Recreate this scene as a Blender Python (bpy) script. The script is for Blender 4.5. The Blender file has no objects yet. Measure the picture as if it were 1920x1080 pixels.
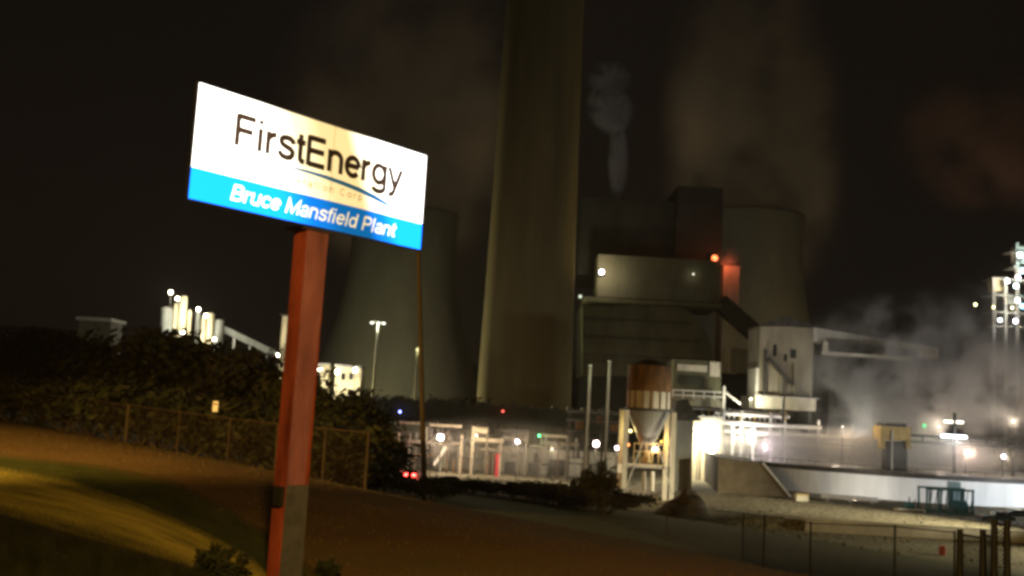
import bpy, math, random
from mathutils import Vector, Matrix, noise
R = math.radians
S = bpy.context.scene
C = S.collection

# ------------------------------------------------------------------ camera
F = 1900.0; PITCH = 0.120; ROLL = 0.056; CAMZ = 15.0
fw = Vector((0, math.cos(PITCH), math.sin(PITCH)))
up0 = Vector((0, -math.sin(PITCH), math.cos(PITCH))); rt0 = Vector((1, 0, 0))
rt = rt0*math.cos(ROLL) + up0*math.sin(ROLL)
up = up0*math.cos(ROLL) - rt0*math.sin(ROLL)
cam_d = bpy.data.cameras.new('camera'); cam = bpy.data.objects.new('camera', cam_d); C.objects.link(cam)
m = Matrix((rt, up, -fw)).transposed().to_4x4(); m.translation = Vector((0, 0, CAMZ))
cam.matrix_world = m
cam_d.sensor_width = 36; cam_d.lens = F/1920*36; cam_d.clip_end = 9000; cam_d.clip_start = 0.2
S.camera = cam

# ------------------------------------------------------------------ world, moon, exposure
W = bpy.data.worlds.new('World'); S.world = W; W.use_nodes = True
nt = W.node_tree; nt.nodes.clear()
sky = nt.nodes.new('ShaderNodeTexSky'); sky.sky_type = 'NISHITA'; sky.sun_disc = False
sky.sun_elevation = R(-8); sky.sun_rotation = R(200)
add = nt.nodes.new('ShaderNodeMix'); add.data_type = 'RGBA'; add.blend_type = 'ADD'; add.inputs[0].default_value = 1
add.inputs[7].default_value = (0.076, 0.056, 0.042, 1)      # town glow on the low cloud
bg = nt.nodes.new('ShaderNodeBackground'); bg.inputs[1].default_value = 0.06
out = nt.nodes.new('ShaderNodeOutputWorld')
nt.links.new(sky.outputs[0], add.inputs[6]); nt.links.new(add.outputs[2], bg.inputs[0]); nt.links.new(bg.outputs[0], out.inputs[0])
sun_d = bpy.data.lights.new('moon', 'SUN'); sun = bpy.data.objects.new('moon', sun_d); C.objects.link(sun)
sun_d.energy = 0.006; sun_d.angle = R(0.5); sun_d.color = (1, .93, .8)
sun.rotation_euler = (R(50), 0, R(-30))
S.view_settings.view_transform = 'Standard'; S.view_settings.look = 'None'
S.view_settings.exposure = 0; S.view_settings.gamma = 1
cy = S.cycles
cy.max_bounces = 5; cy.diffuse_bounces = 2; cy.glossy_bounces = 2; cy.transmission_bounces = 2; cy.volume_bounces = 0
cy.sample_clamp_indirect = 4; cy.sample_clamp_direct = 0
cy.volume_step_rate = 1.0; cy.volume_max_steps = 64
cy.filter_width = 3.4

# ------------------------------------------------------------------ helpers
def ray(px, py):
    return fw*F + rt*(px-960) + up*(540-py)
def at(px, py, Y):
    d = ray(px, py); t = Y/d.y
    return Vector((d.x*t, Y, CAMZ+d.z*t))
def on_plane(px, py, z):
    d = ray(px, py); t = (z-CAMZ)/d.z
    return Vector((d.x*t, d.y*t, z))
def ss(a, b, x):
    t = max(0, min(1, (x-a)/(b-a))); return t*t*(3-2*t)
def crest(x, y): return (x+47)*.801 + (y-93)*.598
def tz(x, y):
    s = crest(x, y)
    if s <= -4: z = 12.0
    elif s < 15: z = 12 - 3*((s+4)/19)**1.6
    elif s < 100: z = 9 - 9*((s-15)/85)
    else: z = 0.0
    if y > 150.6 and x > 24: z = max(z, 1.5*ss(24, 44, x))
    n = noise.noise((x*.05, y*.05, 3.1))*.22*(1 if s < 60 else .4)
    if s > 120: n *= .3
    return z + n*ss(24, 45, math.hypot(x, y))
def on_ground(px, py, lo=8, hi=900):
    d = ray(px, py); prev = lo
    Y = lo
    while Y < hi:
        p = at(px, py, Y)
        if p.z <= tz(p.x, p.y): return Vector((p.x, p.y, tz(p.x, p.y)))
        Y *= 1.01
    return at(px, py, hi)

def node_mat(name, col, rough=.8, metal=0, var=.25, scale=2.0, bump=.0, col2=None, spec=.3, stretch=None):
    m = bpy.data.materials.new(name); m.use_nodes = True
    n = m.node_tree.nodes; l = m.node_tree.links; b = n['Principled BSDF']
    b.inputs['Roughness'].default_value = rough; b.inputs['Metallic'].default_value = metal
    b.inputs['Specular IOR Level'].default_value = spec
    tc = n.new('ShaderNodeTexCoord'); mp = n.new('ShaderNodeMapping'); l.new(tc.outputs['Object'], mp.inputs[0])
    if stretch: mp.inputs['Scale'].default_value = stretch
    nz = n.new('ShaderNodeTexNoise'); nz.inputs['Scale'].default_value = scale; nz.inputs['Detail'].default_value = 6
    nz.inputs['Roughness'].default_value = .65
    l.new(mp.outputs[0], nz.inputs['Vector'])
    cr = n.new('ShaderNodeValToRGB')
    c1 = [c*(1-var) for c in col]; c2 = col2 or [min(1, c*(1+var)) for c in col]
    cr.color_ramp.elements[0].position = .32; cr.color_ramp.elements[1].position = .68
    cr.color_ramp.elements[0].color = (*c1, 1); cr.color_ramp.elements[1].color = (*c2, 1)
    l.new(nz.outputs[0], cr.inputs[0]); l.new(cr.outputs[0], b.inputs['Base Color'])
    if bump:
        bp = n.new('ShaderNodeBump'); bp.inputs['Strength'].default_value = bump; bp.inputs['Distance'].default_value = .1
        l.new(nz.outputs[0], bp.inputs['Height']); l.new(bp.outputs[0], b.inputs['Normal'])
    return m
EM = {}
def emat(name, col, strength):
    if name in EM: return EM[name]
    m = bpy.data.materials.new(name); m.use_nodes = True
    n = m.node_tree.nodes; b = n['Principled BSDF']
    b.inputs['Base Color'].default_value = (.05, .05, .05, 1)
    b.inputs['Emission Color'].default_value = (*col, 1); b.inputs['Emission Strength'].default_value = strength
    m.cycles.emission_sampling = 'NONE'
    EM[name] = m; return m

OFF = {}
class MB:
    def __init__(s): s.v = []; s.f = []
    def add(s, vs, fs):
        b = len(s.v); s.v += [tuple(v) for v in vs]; s.f += [tuple(b+i for i in f) for f in fs]; return s
    def hexa(s, p):   # 8 points: bottom ring 0-3, top ring 4-7
        return s.add(p, [(3,2,1,0),(4,5,6,7),(0,1,5,4),(1,2,6,5),(2,3,7,6),(3,0,4,7)])
    def box(s, x0, x1, y0, y1, z0, z1):
        return s.hexa([(x0,y0,z0),(x1,y0,z0),(x1,y1,z0),(x0,y1,z0),(x0,y0,z1),(x1,y0,z1),(x1,y1,z1),(x0,y1,z1)])
    def cyl(s, a, b, r0, r1=None, n=10, caps=True):
        r1 = r0 if r1 is None else r1
        a = Vector(a); b = Vector(b); d = (b-a)
        if d.length < 1e-6: return s
        d.normalize(); q = d.orthogonal().normalized(); w = d.cross(q)
        vs = []
        for p, r in ((a, r0), (b, r1)):
            for i in range(n):
                t = 2*math.pi*i/n; vs.append(p + q*(r*math.cos(t)) + w*(r*math.sin(t)))
        fs = [(i, (i+1) % n, n+(i+1) % n, n+i) for i in range(n)]
        if caps: fs += [tuple(range(n-1, -1, -1)), tuple(range(n, 2*n))]
        return s.add(vs, fs)
    def bar(s, a, b, w, h=None):
        h = h or w
        a = Vector(a); b = Vector(b); d = (b-a).normalized()
        ref = Vector((0, 0, 1)) if abs(d.z) < .95 else Vector((0, 1, 0))
        q = d.cross(ref).normalized()*(w/2); k = q.cross(d).normalized()*(h/2)
        return s.hexa([a-q-k, a+q-k, a+q+k, a-q+k, b-q-k, b+q-k, b+q+k, b-q+k])
    def lathe(s, c, prof, n=64, cap0=False, cap1=False):
        vs = []; fs = []
        for r, z in prof:
            for i in range(n):
                t = 2*math.pi*i/n; vs.append((c[0]+r*math.cos(t), c[1]+r*math.sin(t), c[2]+z))
        for k in range(len(prof)-1):
            for i in range(n):
                j = (i+1) % n; fs.append((k*n+i, k*n+j, (k+1)*n+j, (k+1)*n+i))
        if cap0: fs.append(tuple(range(n-1, -1, -1)))
        if cap1: fs.append(tuple(range((len(prof)-1)*n, len(prof)*n)))
        return s.add(vs, fs)
    def prism(s, poly, dvec):   # polygon (3D points) extruded along dvec
        n = len(poly); vs = [Vector(p) for p in poly] + [Vector(p)+Vector(dvec) for p in poly]
        fs = [tuple(range(n-1, -1, -1)), tuple(range(n, 2*n))] + [(i, (i+1) % n, n+(i+1) % n, n+i) for i in range(n)]
        return s.add(vs, fs)
    def ball(s, c, r, n=10, k=7):
        rx, ry, rz = r if hasattr(r, '__len__') else (r, r, r)
        prof = []
        vs = []; fs = []
        for j in range(k+1):
            a = math.pi*j/k - math.pi/2
            for i in range(n):
                t = 2*math.pi*i/n
                vs.append((c[0]+rx*math.cos(a)*math.cos(t), c[1]+ry*math.cos(a)*math.sin(t), c[2]+rz*math.sin(a)))
        for j in range(k):
            for i in range(n):
                q = (i+1) % n; fs.append((j*n+i, j*n+q, (j+1)*n+q, (j+1)*n+i))
        return s.add(vs, fs)
    def build(s, name, mat, parent=None, smooth=False, local=False):
        me = bpy.data.meshes.new(name)
        off = Vector((0, 0, 0))
        if parent is not None and not local: off = OFF.get(parent.name, Vector((0, 0, 0)))
        me.from_pydata([tuple(Vector(v)-off) for v in s.v], [], s.f); me.update()
        me.materials.append(mat)
        if smooth:
            for p in me.polygons: p.use_smooth = True
        o = bpy.data.objects.new(name, me); C.objects.link(o)
        if parent is not None: o.parent = parent; OFF[o.name] = off
        return o
def boxpx(x0, y0, x1, y1, Y):
    xm = (x0+x1)/2; ym = (y0+y1)/2
    return at(x0, ym, Y).x, at(x1, ym, Y).x, at(xm, y1, Y).z, at(xm, y0, Y).z
def bpx(mb, x0, y0, x1, y1, Y, depth=4.0, z0=None):
    a, b, zb, zt = boxpx(x0, y0, x1, y1, Y)
    return mb.box(a, b, Y, Y+depth, zb if z0 is None else z0, zt)
def thing(name, label, cat, loc, group=None, rotz=0):
    o = bpy.data.objects.new(name, None); C.objects.link(o); o.location = loc; o.rotation_euler = (0, 0, rotz)
    o.empty_display_size = .5
    OFF[o.name] = Vector(loc)
    return tag(o, label, cat, group)
def tag(o, label=None, cat=None, group=None, kind=None):
    if label: o['label'] = label
    if cat: o['category'] = cat
    if group: o['group'] = group
    if kind: o['kind'] = kind
    return o
def light(parent, loc, col, power, size=.4, spot=None, target=None, blend=.6):
    d = bpy.data.lights.new('bulb', 'SPOT' if spot else 'POINT'); d.energy = power; d.color = col; d.shadow_soft_size = size
    o = bpy.data.objects.new('bulb', d); C.objects.link(o)
    o.location = Vector(loc) - OFF[parent.name]; o.parent = parent
    if spot:
        d.spot_size = R(spot); d.spot_blend = blend
        o.rotation_euler = (Vector(target)-Vector(loc)).to_track_quat('-Z', 'Y').to_euler()
    return o
def copy_tree(o, parent=None):
    c = o.copy(); C.objects.link(c); c.parent = parent
    for ch in o.children: copy_tree(ch, c)
    return c

# ------------------------------------------------------------------ materials
M = {}
M['concrete'] = node_mat('concrete', (.34, .33, .28), .9, var=.16, scale=.06, bump=.05, stretch=(1, 1, .35))
M['concrete_small'] = node_mat('concrete_small', (.4, .385, .33), .9, var=.22, scale=.35, bump=.1)
M['chimney'] = node_mat('chimney_concrete', (.135, .105, .046), .9, var=.22, scale=.09, stretch=(1.5, 1.5, .18))
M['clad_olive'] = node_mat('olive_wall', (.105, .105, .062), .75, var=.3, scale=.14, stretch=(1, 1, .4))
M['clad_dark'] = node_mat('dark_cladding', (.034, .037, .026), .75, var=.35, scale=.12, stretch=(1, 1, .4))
M['clad_mid'] = node_mat('olive_cladding', (.2, .19, .14), .7, var=.2, scale=.14, stretch=(1, 1, .4))
M['tower_clad'] = node_mat('tower_cladding', (.24, .215, .165), .7, var=.3, scale=.3, stretch=(1, 1, .25))
M['clad_pale'] = node_mat('pale_cladding', (.52, .49, .41), .7, var=.3, scale=.3, stretch=(1, 1, .25))
M['white'] = node_mat('white_paint', (.72, .7, .64), .6, var=.14, scale=.5)
M['tank_white'] = node_mat('tank_wall', (.62, .63, .62), .75, var=.16, scale=.25, stretch=(1, 1, .2))
M['steel'] = node_mat('galvanised_steel', (.42, .41, .38), .5, .3, var=.25, scale=1.2)
M['steel_dark'] = node_mat('dark_steel', (.05, .047, .04), .6, .2, var=.4, scale=1)
M['rust'] = node_mat('rusty_shell', (.15, .08, .03), .8, var=.5, scale=.6, stretch=(1, 1, .3))
M['tan'] = node_mat('tan_paint', (.42, .3, .12), .7, var=.3, scale=.8)
M['yellow_wall'] = node_mat('cream_wall', (.74, .64, .42), .7, var=.15, scale=.8, stretch=(1, 1, .25))
M['red_paint'] = node_mat('red_post_paint', (.23, .05, .028), .7, var=.5, scale=2.2, stretch=(1, 1, .3), spec=.1)
M['pink_and_lit_red'] = node_mat('lit_red_paint', (.235, .095, .12), .75, var=.42, scale=2.4, stretch=(1, 1, .22), spec=.1)  # pinker red carries the whiter light on the post's front
M['grey_steel'] = node_mat('grey_post_steel', (.07, .072, .085), .6, var=.3, scale=3)
M['black'] = node_mat('black_metal', (.02, .02, .02), .5, var=.2)
M['wood'] = node_mat('weathered_pole_wood', (.05, .036, .02), .9, var=.4, scale=6, bump=.3, stretch=(1, 1, .08))
M['bark'] = node_mat('bark', (.07, .05, .032), .9, var=.4, scale=3)
M['leaf'] = node_mat('leaf_green', (.012, .016, .006), .8, var=.5, scale=.7, col2=(.034, .036, .013))
M['leaf_brown'] = node_mat('leaf_olive', (.022, .02, .009), .8, var=.5, scale=.7)
M['teal'] = node_mat('teal_paint', (.03, .13, .16), .5, var=.25, scale=1)
M['blue_grey'] = node_mat('blue_grey_panel', (.3, .45, .5), .5, var=.1, scale=1)
M['navy'] = node_mat('navy_car_paint', (.03, .07, .12), .3, var=.2, scale=1)
M['rubber'] = node_mat('rubber', (.02, .02, .02), .9, var=.2)
M['glass'] = node_mat('dark_glass', (.02, .025, .03), .1, var=.1, spec=.6)
M['red_drum'] = node_mat('red_drum_paint', (.3, .06, .04), .6, var=.3, scale=3)
M['earth'] = node_mat('dark_earth', (.07, .055, .035), .95, var=.5, scale=.5, bump=.6)
M['rack_grey'] = node_mat('weathered_rack_steel', (.13, .11, .085), .7, .1, var=.6, scale=1.1, col2=(.30,.25,.19))
M['rack_tan'] = node_mat('weathered_pipe_lagging', (.34, .28, .2), .7, var=.4, scale=1.4, stretch=(.3, 1, 1), col2=(.6,.5,.38))
M['grey_panel'] = node_mat('grey_panel', (.19, .195, .18), .7, var=.15, scale=.4, stretch=(1, 1, .3))

# ground: dry grass on the hill, greener grass on the slope, gravel in the yard
def ground_mat():
    m = bpy.data.materials.new('ground'); m.use_nodes = True
    n = m.node_tree.nodes; l = m.node_tree.links; b = n['Principled BSDF']
    b.inputs['Roughness'].default_value = .95; b.inputs['Specular IOR Level'].default_value = .1
    g = n.new('ShaderNodeNewGeometry')
    def nz(scale, detail=6):
        q = n.new('ShaderNodeTexNoise'); q.inputs['Scale'].default_value = scale; q.inputs['Detail'].default_value = detail
        q.inputs['Roughness'].default_value = .7; l.new(g.outputs['Position'], q.inputs['Vector']); return q
    def ramp(src, stops):
        c = n.new('ShaderNodeValToRGB'); el = c.color_ramp.elements
        while len(el) < len(stops): el.new(.5)
        for e, (p, col) in zip(el, stops): e.position = p; e.color = (*col, 1)
        l.new(src, c.inputs[0]); return c
    def mix(f, a, bb):
        x = n.new('ShaderNodeMix'); x.data_type = 'RGBA'; l.new(f, x.inputs[0]); l.new(a, x.inputs[6]); l.new(bb, x.inputs[7]); return x.outputs[2]
    n1 = nz(.16); n2 = nz(1.6); n3 = nz(7)
    dry = ramp(n1.outputs[0], [(.3, (.115, .066, .026)), (.52, (.15, .092, .036)), (.72, (.11, .098, .03))])
    fine = ramp(n3.outputs[0], [(.25, (.82, .82, .82)), (.75, (1.14, 1.14, 1.14))])
    mu = n.new('ShaderNodeMix'); mu.data_type = 'RGBA'; mu.blend_type = 'MULTIPLY'; mu.inputs[0].default_value = .85
    l.new(dry.outputs[0], mu.inputs[6]); l.new(fine.outputs[0], mu.inputs[7])
    green = ramp(n2.outputs[0], [(.3, (.05, .055, .018)), (.5, (.10, .10, .03)), (.7, (.16, .13, .06))])
    gravel = ramp(n2.outputs[0], [(.36, (.06, .05, .03)), (.5, (.20, .175, .115)), (.62, (.36, .32, .23))])
    # crest distance from position
    dot = n.new('ShaderNodeVectorMath'); dot.operation = 'DOT_PRODUCT'; l.new(g.outputs['Position'], dot.inputs[0])
    dot.inputs[1].default_value = (.801, .598, 0)
    def band(lo, hi, wob):
        a = n.new('ShaderNodeMath'); a.operation = 'MULTIPLY_ADD'; l.new(n1.outputs[0], a.inputs[0]); a.inputs[1].default_value = wob
        l.new(dot.outputs['Value'], a.inputs[2])
        r = n.new('ShaderNodeMapRange'); l.new(a.outputs[0], r.inputs[0])
        base = -(47*.801-93*.598)
        r.inputs[1].default_value = lo + base + wob*.5; r.inputs[2].default_value = hi + base + wob*.5
        return r.outputs[0]
    c = mix(band(0, 8, 6), mu.outputs[2], green.outputs[0])
    c = mix(band(88, 106, 34), c, gravel.outputs[0])
    l.new(c, b.inputs['Base Color'])
    bp = n.new('ShaderNodeBump'); bp.inputs['Strength'].default_value = .4; bp.inputs['Distance'].default_value = .1
    l.new(n3.outputs[0], bp.inputs['Height']); l.new(bp.outputs[0], b.inputs['Normal'])
    return m

# ------------------------------------------------------------------ ground
def axis(pts):
    o = []
    for (a, b, st) in pts:
        k = max(1, int(round((b-a)/st)))
        o += [a+(b-a)*i/k for i in range(k)]
    o.append(pts[-1][1]); return o
xs = axis([(-3000,-400,260),(-400,-120,20),(-120,-30,4),(-30,40,1.2),(40,120,4),(120,500,20),(500,3000,250)])
ys = axis([(-60,4,4),(4,60,1.2),(60,150,3),(150.5,150.8,.3),(151,400,8),(400,4000,240)])
vs = [(x, y, tz(x, y)) for y in ys for x in xs]
nx = len(xs)
fs = [(j*nx+i, j*nx+i+1, (j+1)*nx+i+1, (j+1)*nx+i) for j in range(len(ys)-1) for i in range(nx-1)]
gr = MB().add(vs, fs).build('ground', ground_mat(), smooth=True); tag(gr, kind='structure')

def strip_mat(name, c_up, mid_a, mid_b, c_lo, sx_, sy_, soft=.3):
    m = bpy.data.materials.new(name); m.use_nodes = True
    n = m.node_tree.nodes; l = m.node_tree.links; b = n['Principled BSDF']; b.inputs['Roughness'].default_value = .95; b.inputs['Specular IOR Level'].default_value = .1
    uv = n.new('ShaderNodeUVMap'); uv.uv_map = 'along'
    sp = n.new('ShaderNodeSeparateXYZ'); l.new(uv.outputs[0], sp.inputs[0])
    def noise_(scx, scy, detail=5):
        mp = n.new('ShaderNodeMapping'); mp.inputs['Scale'].default_value = (scx, scy, 1); l.new(uv.outputs[0], mp.inputs[0])
        q = n.new('ShaderNodeTexNoise'); q.inputs['Scale'].default_value = 1; q.inputs['Detail'].default_value = detail; q.inputs['Roughness'].default_value = .65
        l.new(mp.outputs[0], q.inputs['Vector']); return q
    n1 = noise_(sx_, sy_); n2 = noise_(30, 9, 3)
    cr = n.new('ShaderNodeValToRGB'); cr.color_ramp.elements[0].position = .35; cr.color_ramp.elements[1].position = .65
    cr.color_ramp.elements[0].color = (*mid_a, 1); cr.color_ramp.elements[1].color = (*mid_b, 1); l.new(n1.outputs[0], cr.inputs[0])
    def edge(c, lo, hi, src):
        a = n.new('ShaderNodeMath'); a.operation = 'MULTIPLY_ADD'; l.new(n2.outputs[0], a.inputs[0]); a.inputs[1].default_value = .5; l.new(sp.outputs['Y'], a.inputs[2])
        r = n.new('ShaderNodeMapRange'); r.interpolation_type = 'SMOOTHSTEP'; l.new(a.outputs[0], r.inputs[0]); r.inputs[1].default_value = lo+.25; r.inputs[2].default_value = hi+.25
        x = n.new('ShaderNodeMix'); x.data_type = 'RGBA'; l.new(r.outputs[0], x.inputs[0]); l.new(src, x.inputs[6]); x.inputs[7].default_value = (*c, 1); return x.outputs[2]
    c = edge(c_up, soft, -.15, cr.outputs[0]); c = edge(c_lo, 1-soft, 1.15, c)
    l.new(c, b.inputs['Base Color'])
    g = n.new('ShaderNodeNewGeometry'); q = n.new('ShaderNodeTexNoise'); q.inputs['Scale'].default_value = 9; q.inputs['Detail'].default_value = 5; l.new(g.outputs['Position'], q.inputs['Vector'])
    bp = n.new('ShaderNodeBump'); bp.inputs['Strength'].default_value = .6; bp.inputs['Distance'].default_value = .08; l.new(q.outputs[0], bp.inputs['Height']); l.new(bp.outputs[0], b.inputs['Normal'])
    return m
def strip(name, up_px, lo_px, dz, mat):
    """a sheet on the hilltop between two lines seen in the photo"""
    mb = MB(); vs = []; uvs = []; n = 60; k = 12
    def samp(pl, t):
        q = t*(len(pl)-1); i = min(int(q), len(pl)-2); u = q-i
        return pl[i][0]*(1-u)+pl[i+1][0]*u, pl[i][1]*(1-u)+pl[i+1][1]*u
    for j in range(n+1):
        a = on_plane(*samp(up_px, j/n), 12); b = on_plane(*samp(lo_px, j/n), 12)
        for i in range(k+1):
            w = i/k; p = a.lerp(b, w)
            vs.append((p.x, p.y, tz(p.x, p.y)+dz)); uvs.append((j/n*10, w))
    fs = [(j*(k+1)+i, j*(k+1)+i+1, (j+1)*(k+1)+i+1, (j+1)*(k+1)+i) for j in range(n) for i in range(k)]
    o = mb.add(vs, fs).build(name, mat, smooth=True)
    ul = o.data.uv_layers.new(name='along')
    for lp in o.data.loops: ul.data[lp.index].uv = uvs[lp.vertex_index]
    return tag(o, kind='structure')
DRY = (.12, .07, .025); VER = (.05, .062, .014); STREAK = (.40, .25, .055); BNK_SHADE = (.022, .026, .008)  # hill tones; the streak carries light, the bank shade
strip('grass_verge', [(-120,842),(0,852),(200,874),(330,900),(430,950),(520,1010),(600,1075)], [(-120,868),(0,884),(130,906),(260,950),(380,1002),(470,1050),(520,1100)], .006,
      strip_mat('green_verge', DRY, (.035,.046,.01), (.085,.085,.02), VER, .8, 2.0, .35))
strip('painted_light_streak', [(-120,858),(0,874),(130,898),(260,942),(380,994),(470,1044),(520,1094)], [(-120,938),(0,966),(150,1008),(260,1038),(340,1060),(400,1082),(450,1116)], .010,
      strip_mat('painted_light_streak', VER, (.26,.22,.045), (.72,.57,.11), BNK_SHADE, .35, 7, .42))  # streak of light across the grass, put into the ground colour
strip('shaded_grass_bank', [(-120,936),(0,964),(150,1006),(260,1036),(340,1058),(400,1080),(450,1114)], [(-120,1200),(0,1220),(150,1240),(260,1250),(340,1260),(400,1270),(450,1280)], .014,
      strip_mat('shaded_foreground_grass', (.07,.055,.016), (.016,.02,.006), (.045,.045,.014), BNK_SHADE, 2, 3, .12))  # grass with the foreground shade put into its colour

# far wooded hills
mb = MB(); vs = []; nseg = 120
for i in range(nseg+1):
    a = R(-62+124*i/nseg); d = 1750
    x = d*math.sin(a); y = d*math.cos(a)
    h = 118 + 26*noise.noise((i*.07, 1, 0)) + 7*noise.noise((i*.4, 4, 0))
    vs += [(x, y, -5), (x*1.12, y*1.12, h*.7), (x*1.3, y*1.3, h)]
fs = [(i*3+k, (i+1)*3+k, (i+1)*3+k+1, i*3+k+1) for i in range(nseg) for k in (0, 1)]
M['hill'] = node_mat('wooded_hill', (.03, .04, .035), .95, var=.4, scale=.01)
tag(mb.add(vs, fs).build('hills', M['hill'], smooth=True), kind='structure')

# ------------------------------------------------------------------ the sign
SC = 1.1
SW, SH, SD = 4.614*SC, 1.678*SC, .09
sbl = Vector((-4.614*SC, 14*SC, CAMZ+2.698*SC)); YAW = .873
sign = thing('pylon_sign', 'backlit blue and white company sign on a tall red steel post', 'sign', sbl, rotz=YAW)
def sign_mat(name, col, gain=1.0, face=False):
    m = bpy.data.materials.new(name); m.use_nodes = True
    n = m.node_tree.nodes; l = m.node_tree.links; b = n['Principled BSDF']
    b.inputs['Base Color'].default_value = (*[c*.4 for c in col], 1); b.inputs['Roughness'].default_value = .35
    tc = n.new('ShaderNodeTexCoord'); sp = n.new('ShaderNodeSeparateXYZ'); l.new(tc.outputs['Object'], sp.inputs[0])
    # tubes inside the box: bright at both ends, one dim warm tube past the middle; slightly slanted
    sl = n.new('ShaderNodeMath'); sl.operation = 'MULTIPLY_ADD'; l.new(sp.outputs['Z'], sl.inputs[0]); sl.inputs[1].default_value = .42
    l.new(sp.outputs['X'], sl.inputs[2])
    mr = n.new('ShaderNodeMapRange'); l.new(sl.outputs[0], mr.inputs[0]); mr.inputs[1].default_value = 0; mr.inputs[2].default_value = SW+.42*SH
    cr = n.new('ShaderNodeValToRGB'); cr.color_ramp.interpolation = 'EASE'
    st = [(0, (1, .97, .9)), (.30, (1, .95, .85)), (.45, (.33, .28, .17)), (.55, (.2, .155, .075)), (.64, (.2, .15, .07)), (.71, (.5, .44, .32)), (.78, (1, .97, .92)), (1, (1, .98, .95))]
    el = cr.color_ramp.elements
    while len(el) < len(st): el.new(.5)
    for e, (p, c) in zip(el, st): e.position = p; e.color = (*c, 1)
    l.new(mr.outputs[0], cr.inputs[0])
    mx = n.new('ShaderNodeMix'); mx.data_type = 'RGBA'; mx.blend_type = 'MULTIPLY'; mx.inputs[0].default_value = 1
    l.new(cr.outputs[0], mx.inputs[6]); mx.inputs[7].default_value = (*col, 1)
    l.new(mx.outputs[2], b.inputs['Emission Color']); b.inputs['Emission Strength'].default_value = 5.2*gain
    if not face: m.cycles.emission_sampling = 'NONE'
    return m
M['s_white'] = sign_mat('backlit_white_acrylic', (.9, .9, .88), face=True)
M['s_blue'] = sign_mat('backlit_blue_acrylic', (.003, .13, .80), 1.25)
M['s_black'] = sign_mat('backlit_black_film', (.02, .012, .008))
M['s_tan'] = sign_mat('backlit_tan_film', (.30, .27, .15))
M['s_swoosh'] = sign_mat('backlit_swoosh_film', (.004, .10, .33))
M['s_letter'] = sign_mat('backlit_white_film', (.9, .95, 1.0), 1.0)
BAND = .275
fr = .014
b = MB().box(-fr, SW+fr, .0, SD, -fr, SH+fr).build('cabinet', M['black'], sign, local=True)
white_p = MB().box(0, SW, -.012, .0-.001, SH*BAND, SH).build('white_panel', M['s_white'], sign, local=True)
blue_p = MB().box(0, SW, -.0125, -.0015, 0, SH*BAND-.004).build('blue_panel', M['s_blue'], sign, local=True)
M['frame'] = node_mat('sign_frame_blue', (.03, .035, .10), .4, var=.2)
MB().box(-fr-.006, -.0, -.02, SD*.5, -fr-.02, SH+fr+.02).box(SW, SW+fr+.006, -.02, SD*.5, -fr-.02, SH+fr+.02)\
    .box(0, SW, -.03, -.0135, SH, SH+fr+.01).box(0, SW, -.03, -.0135, -fr-.02, 0).build('frame', M['frame'], sign, local=True)
def arc(cx, cy_, rx, ry, a0, a1, n=16):
    return [(cx+rx*math.cos(R(a0+(a1-a0)*i/n)), cy_+ry*math.sin(R(a0+(a1-a0)*i/n))) for i in range(n+1)]
def ell(cx, cy_, rx, ry): return arc(cx, cy_, rx, ry, 0, 360, 28)
ST = [(.09,0),(.09,1)]
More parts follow.
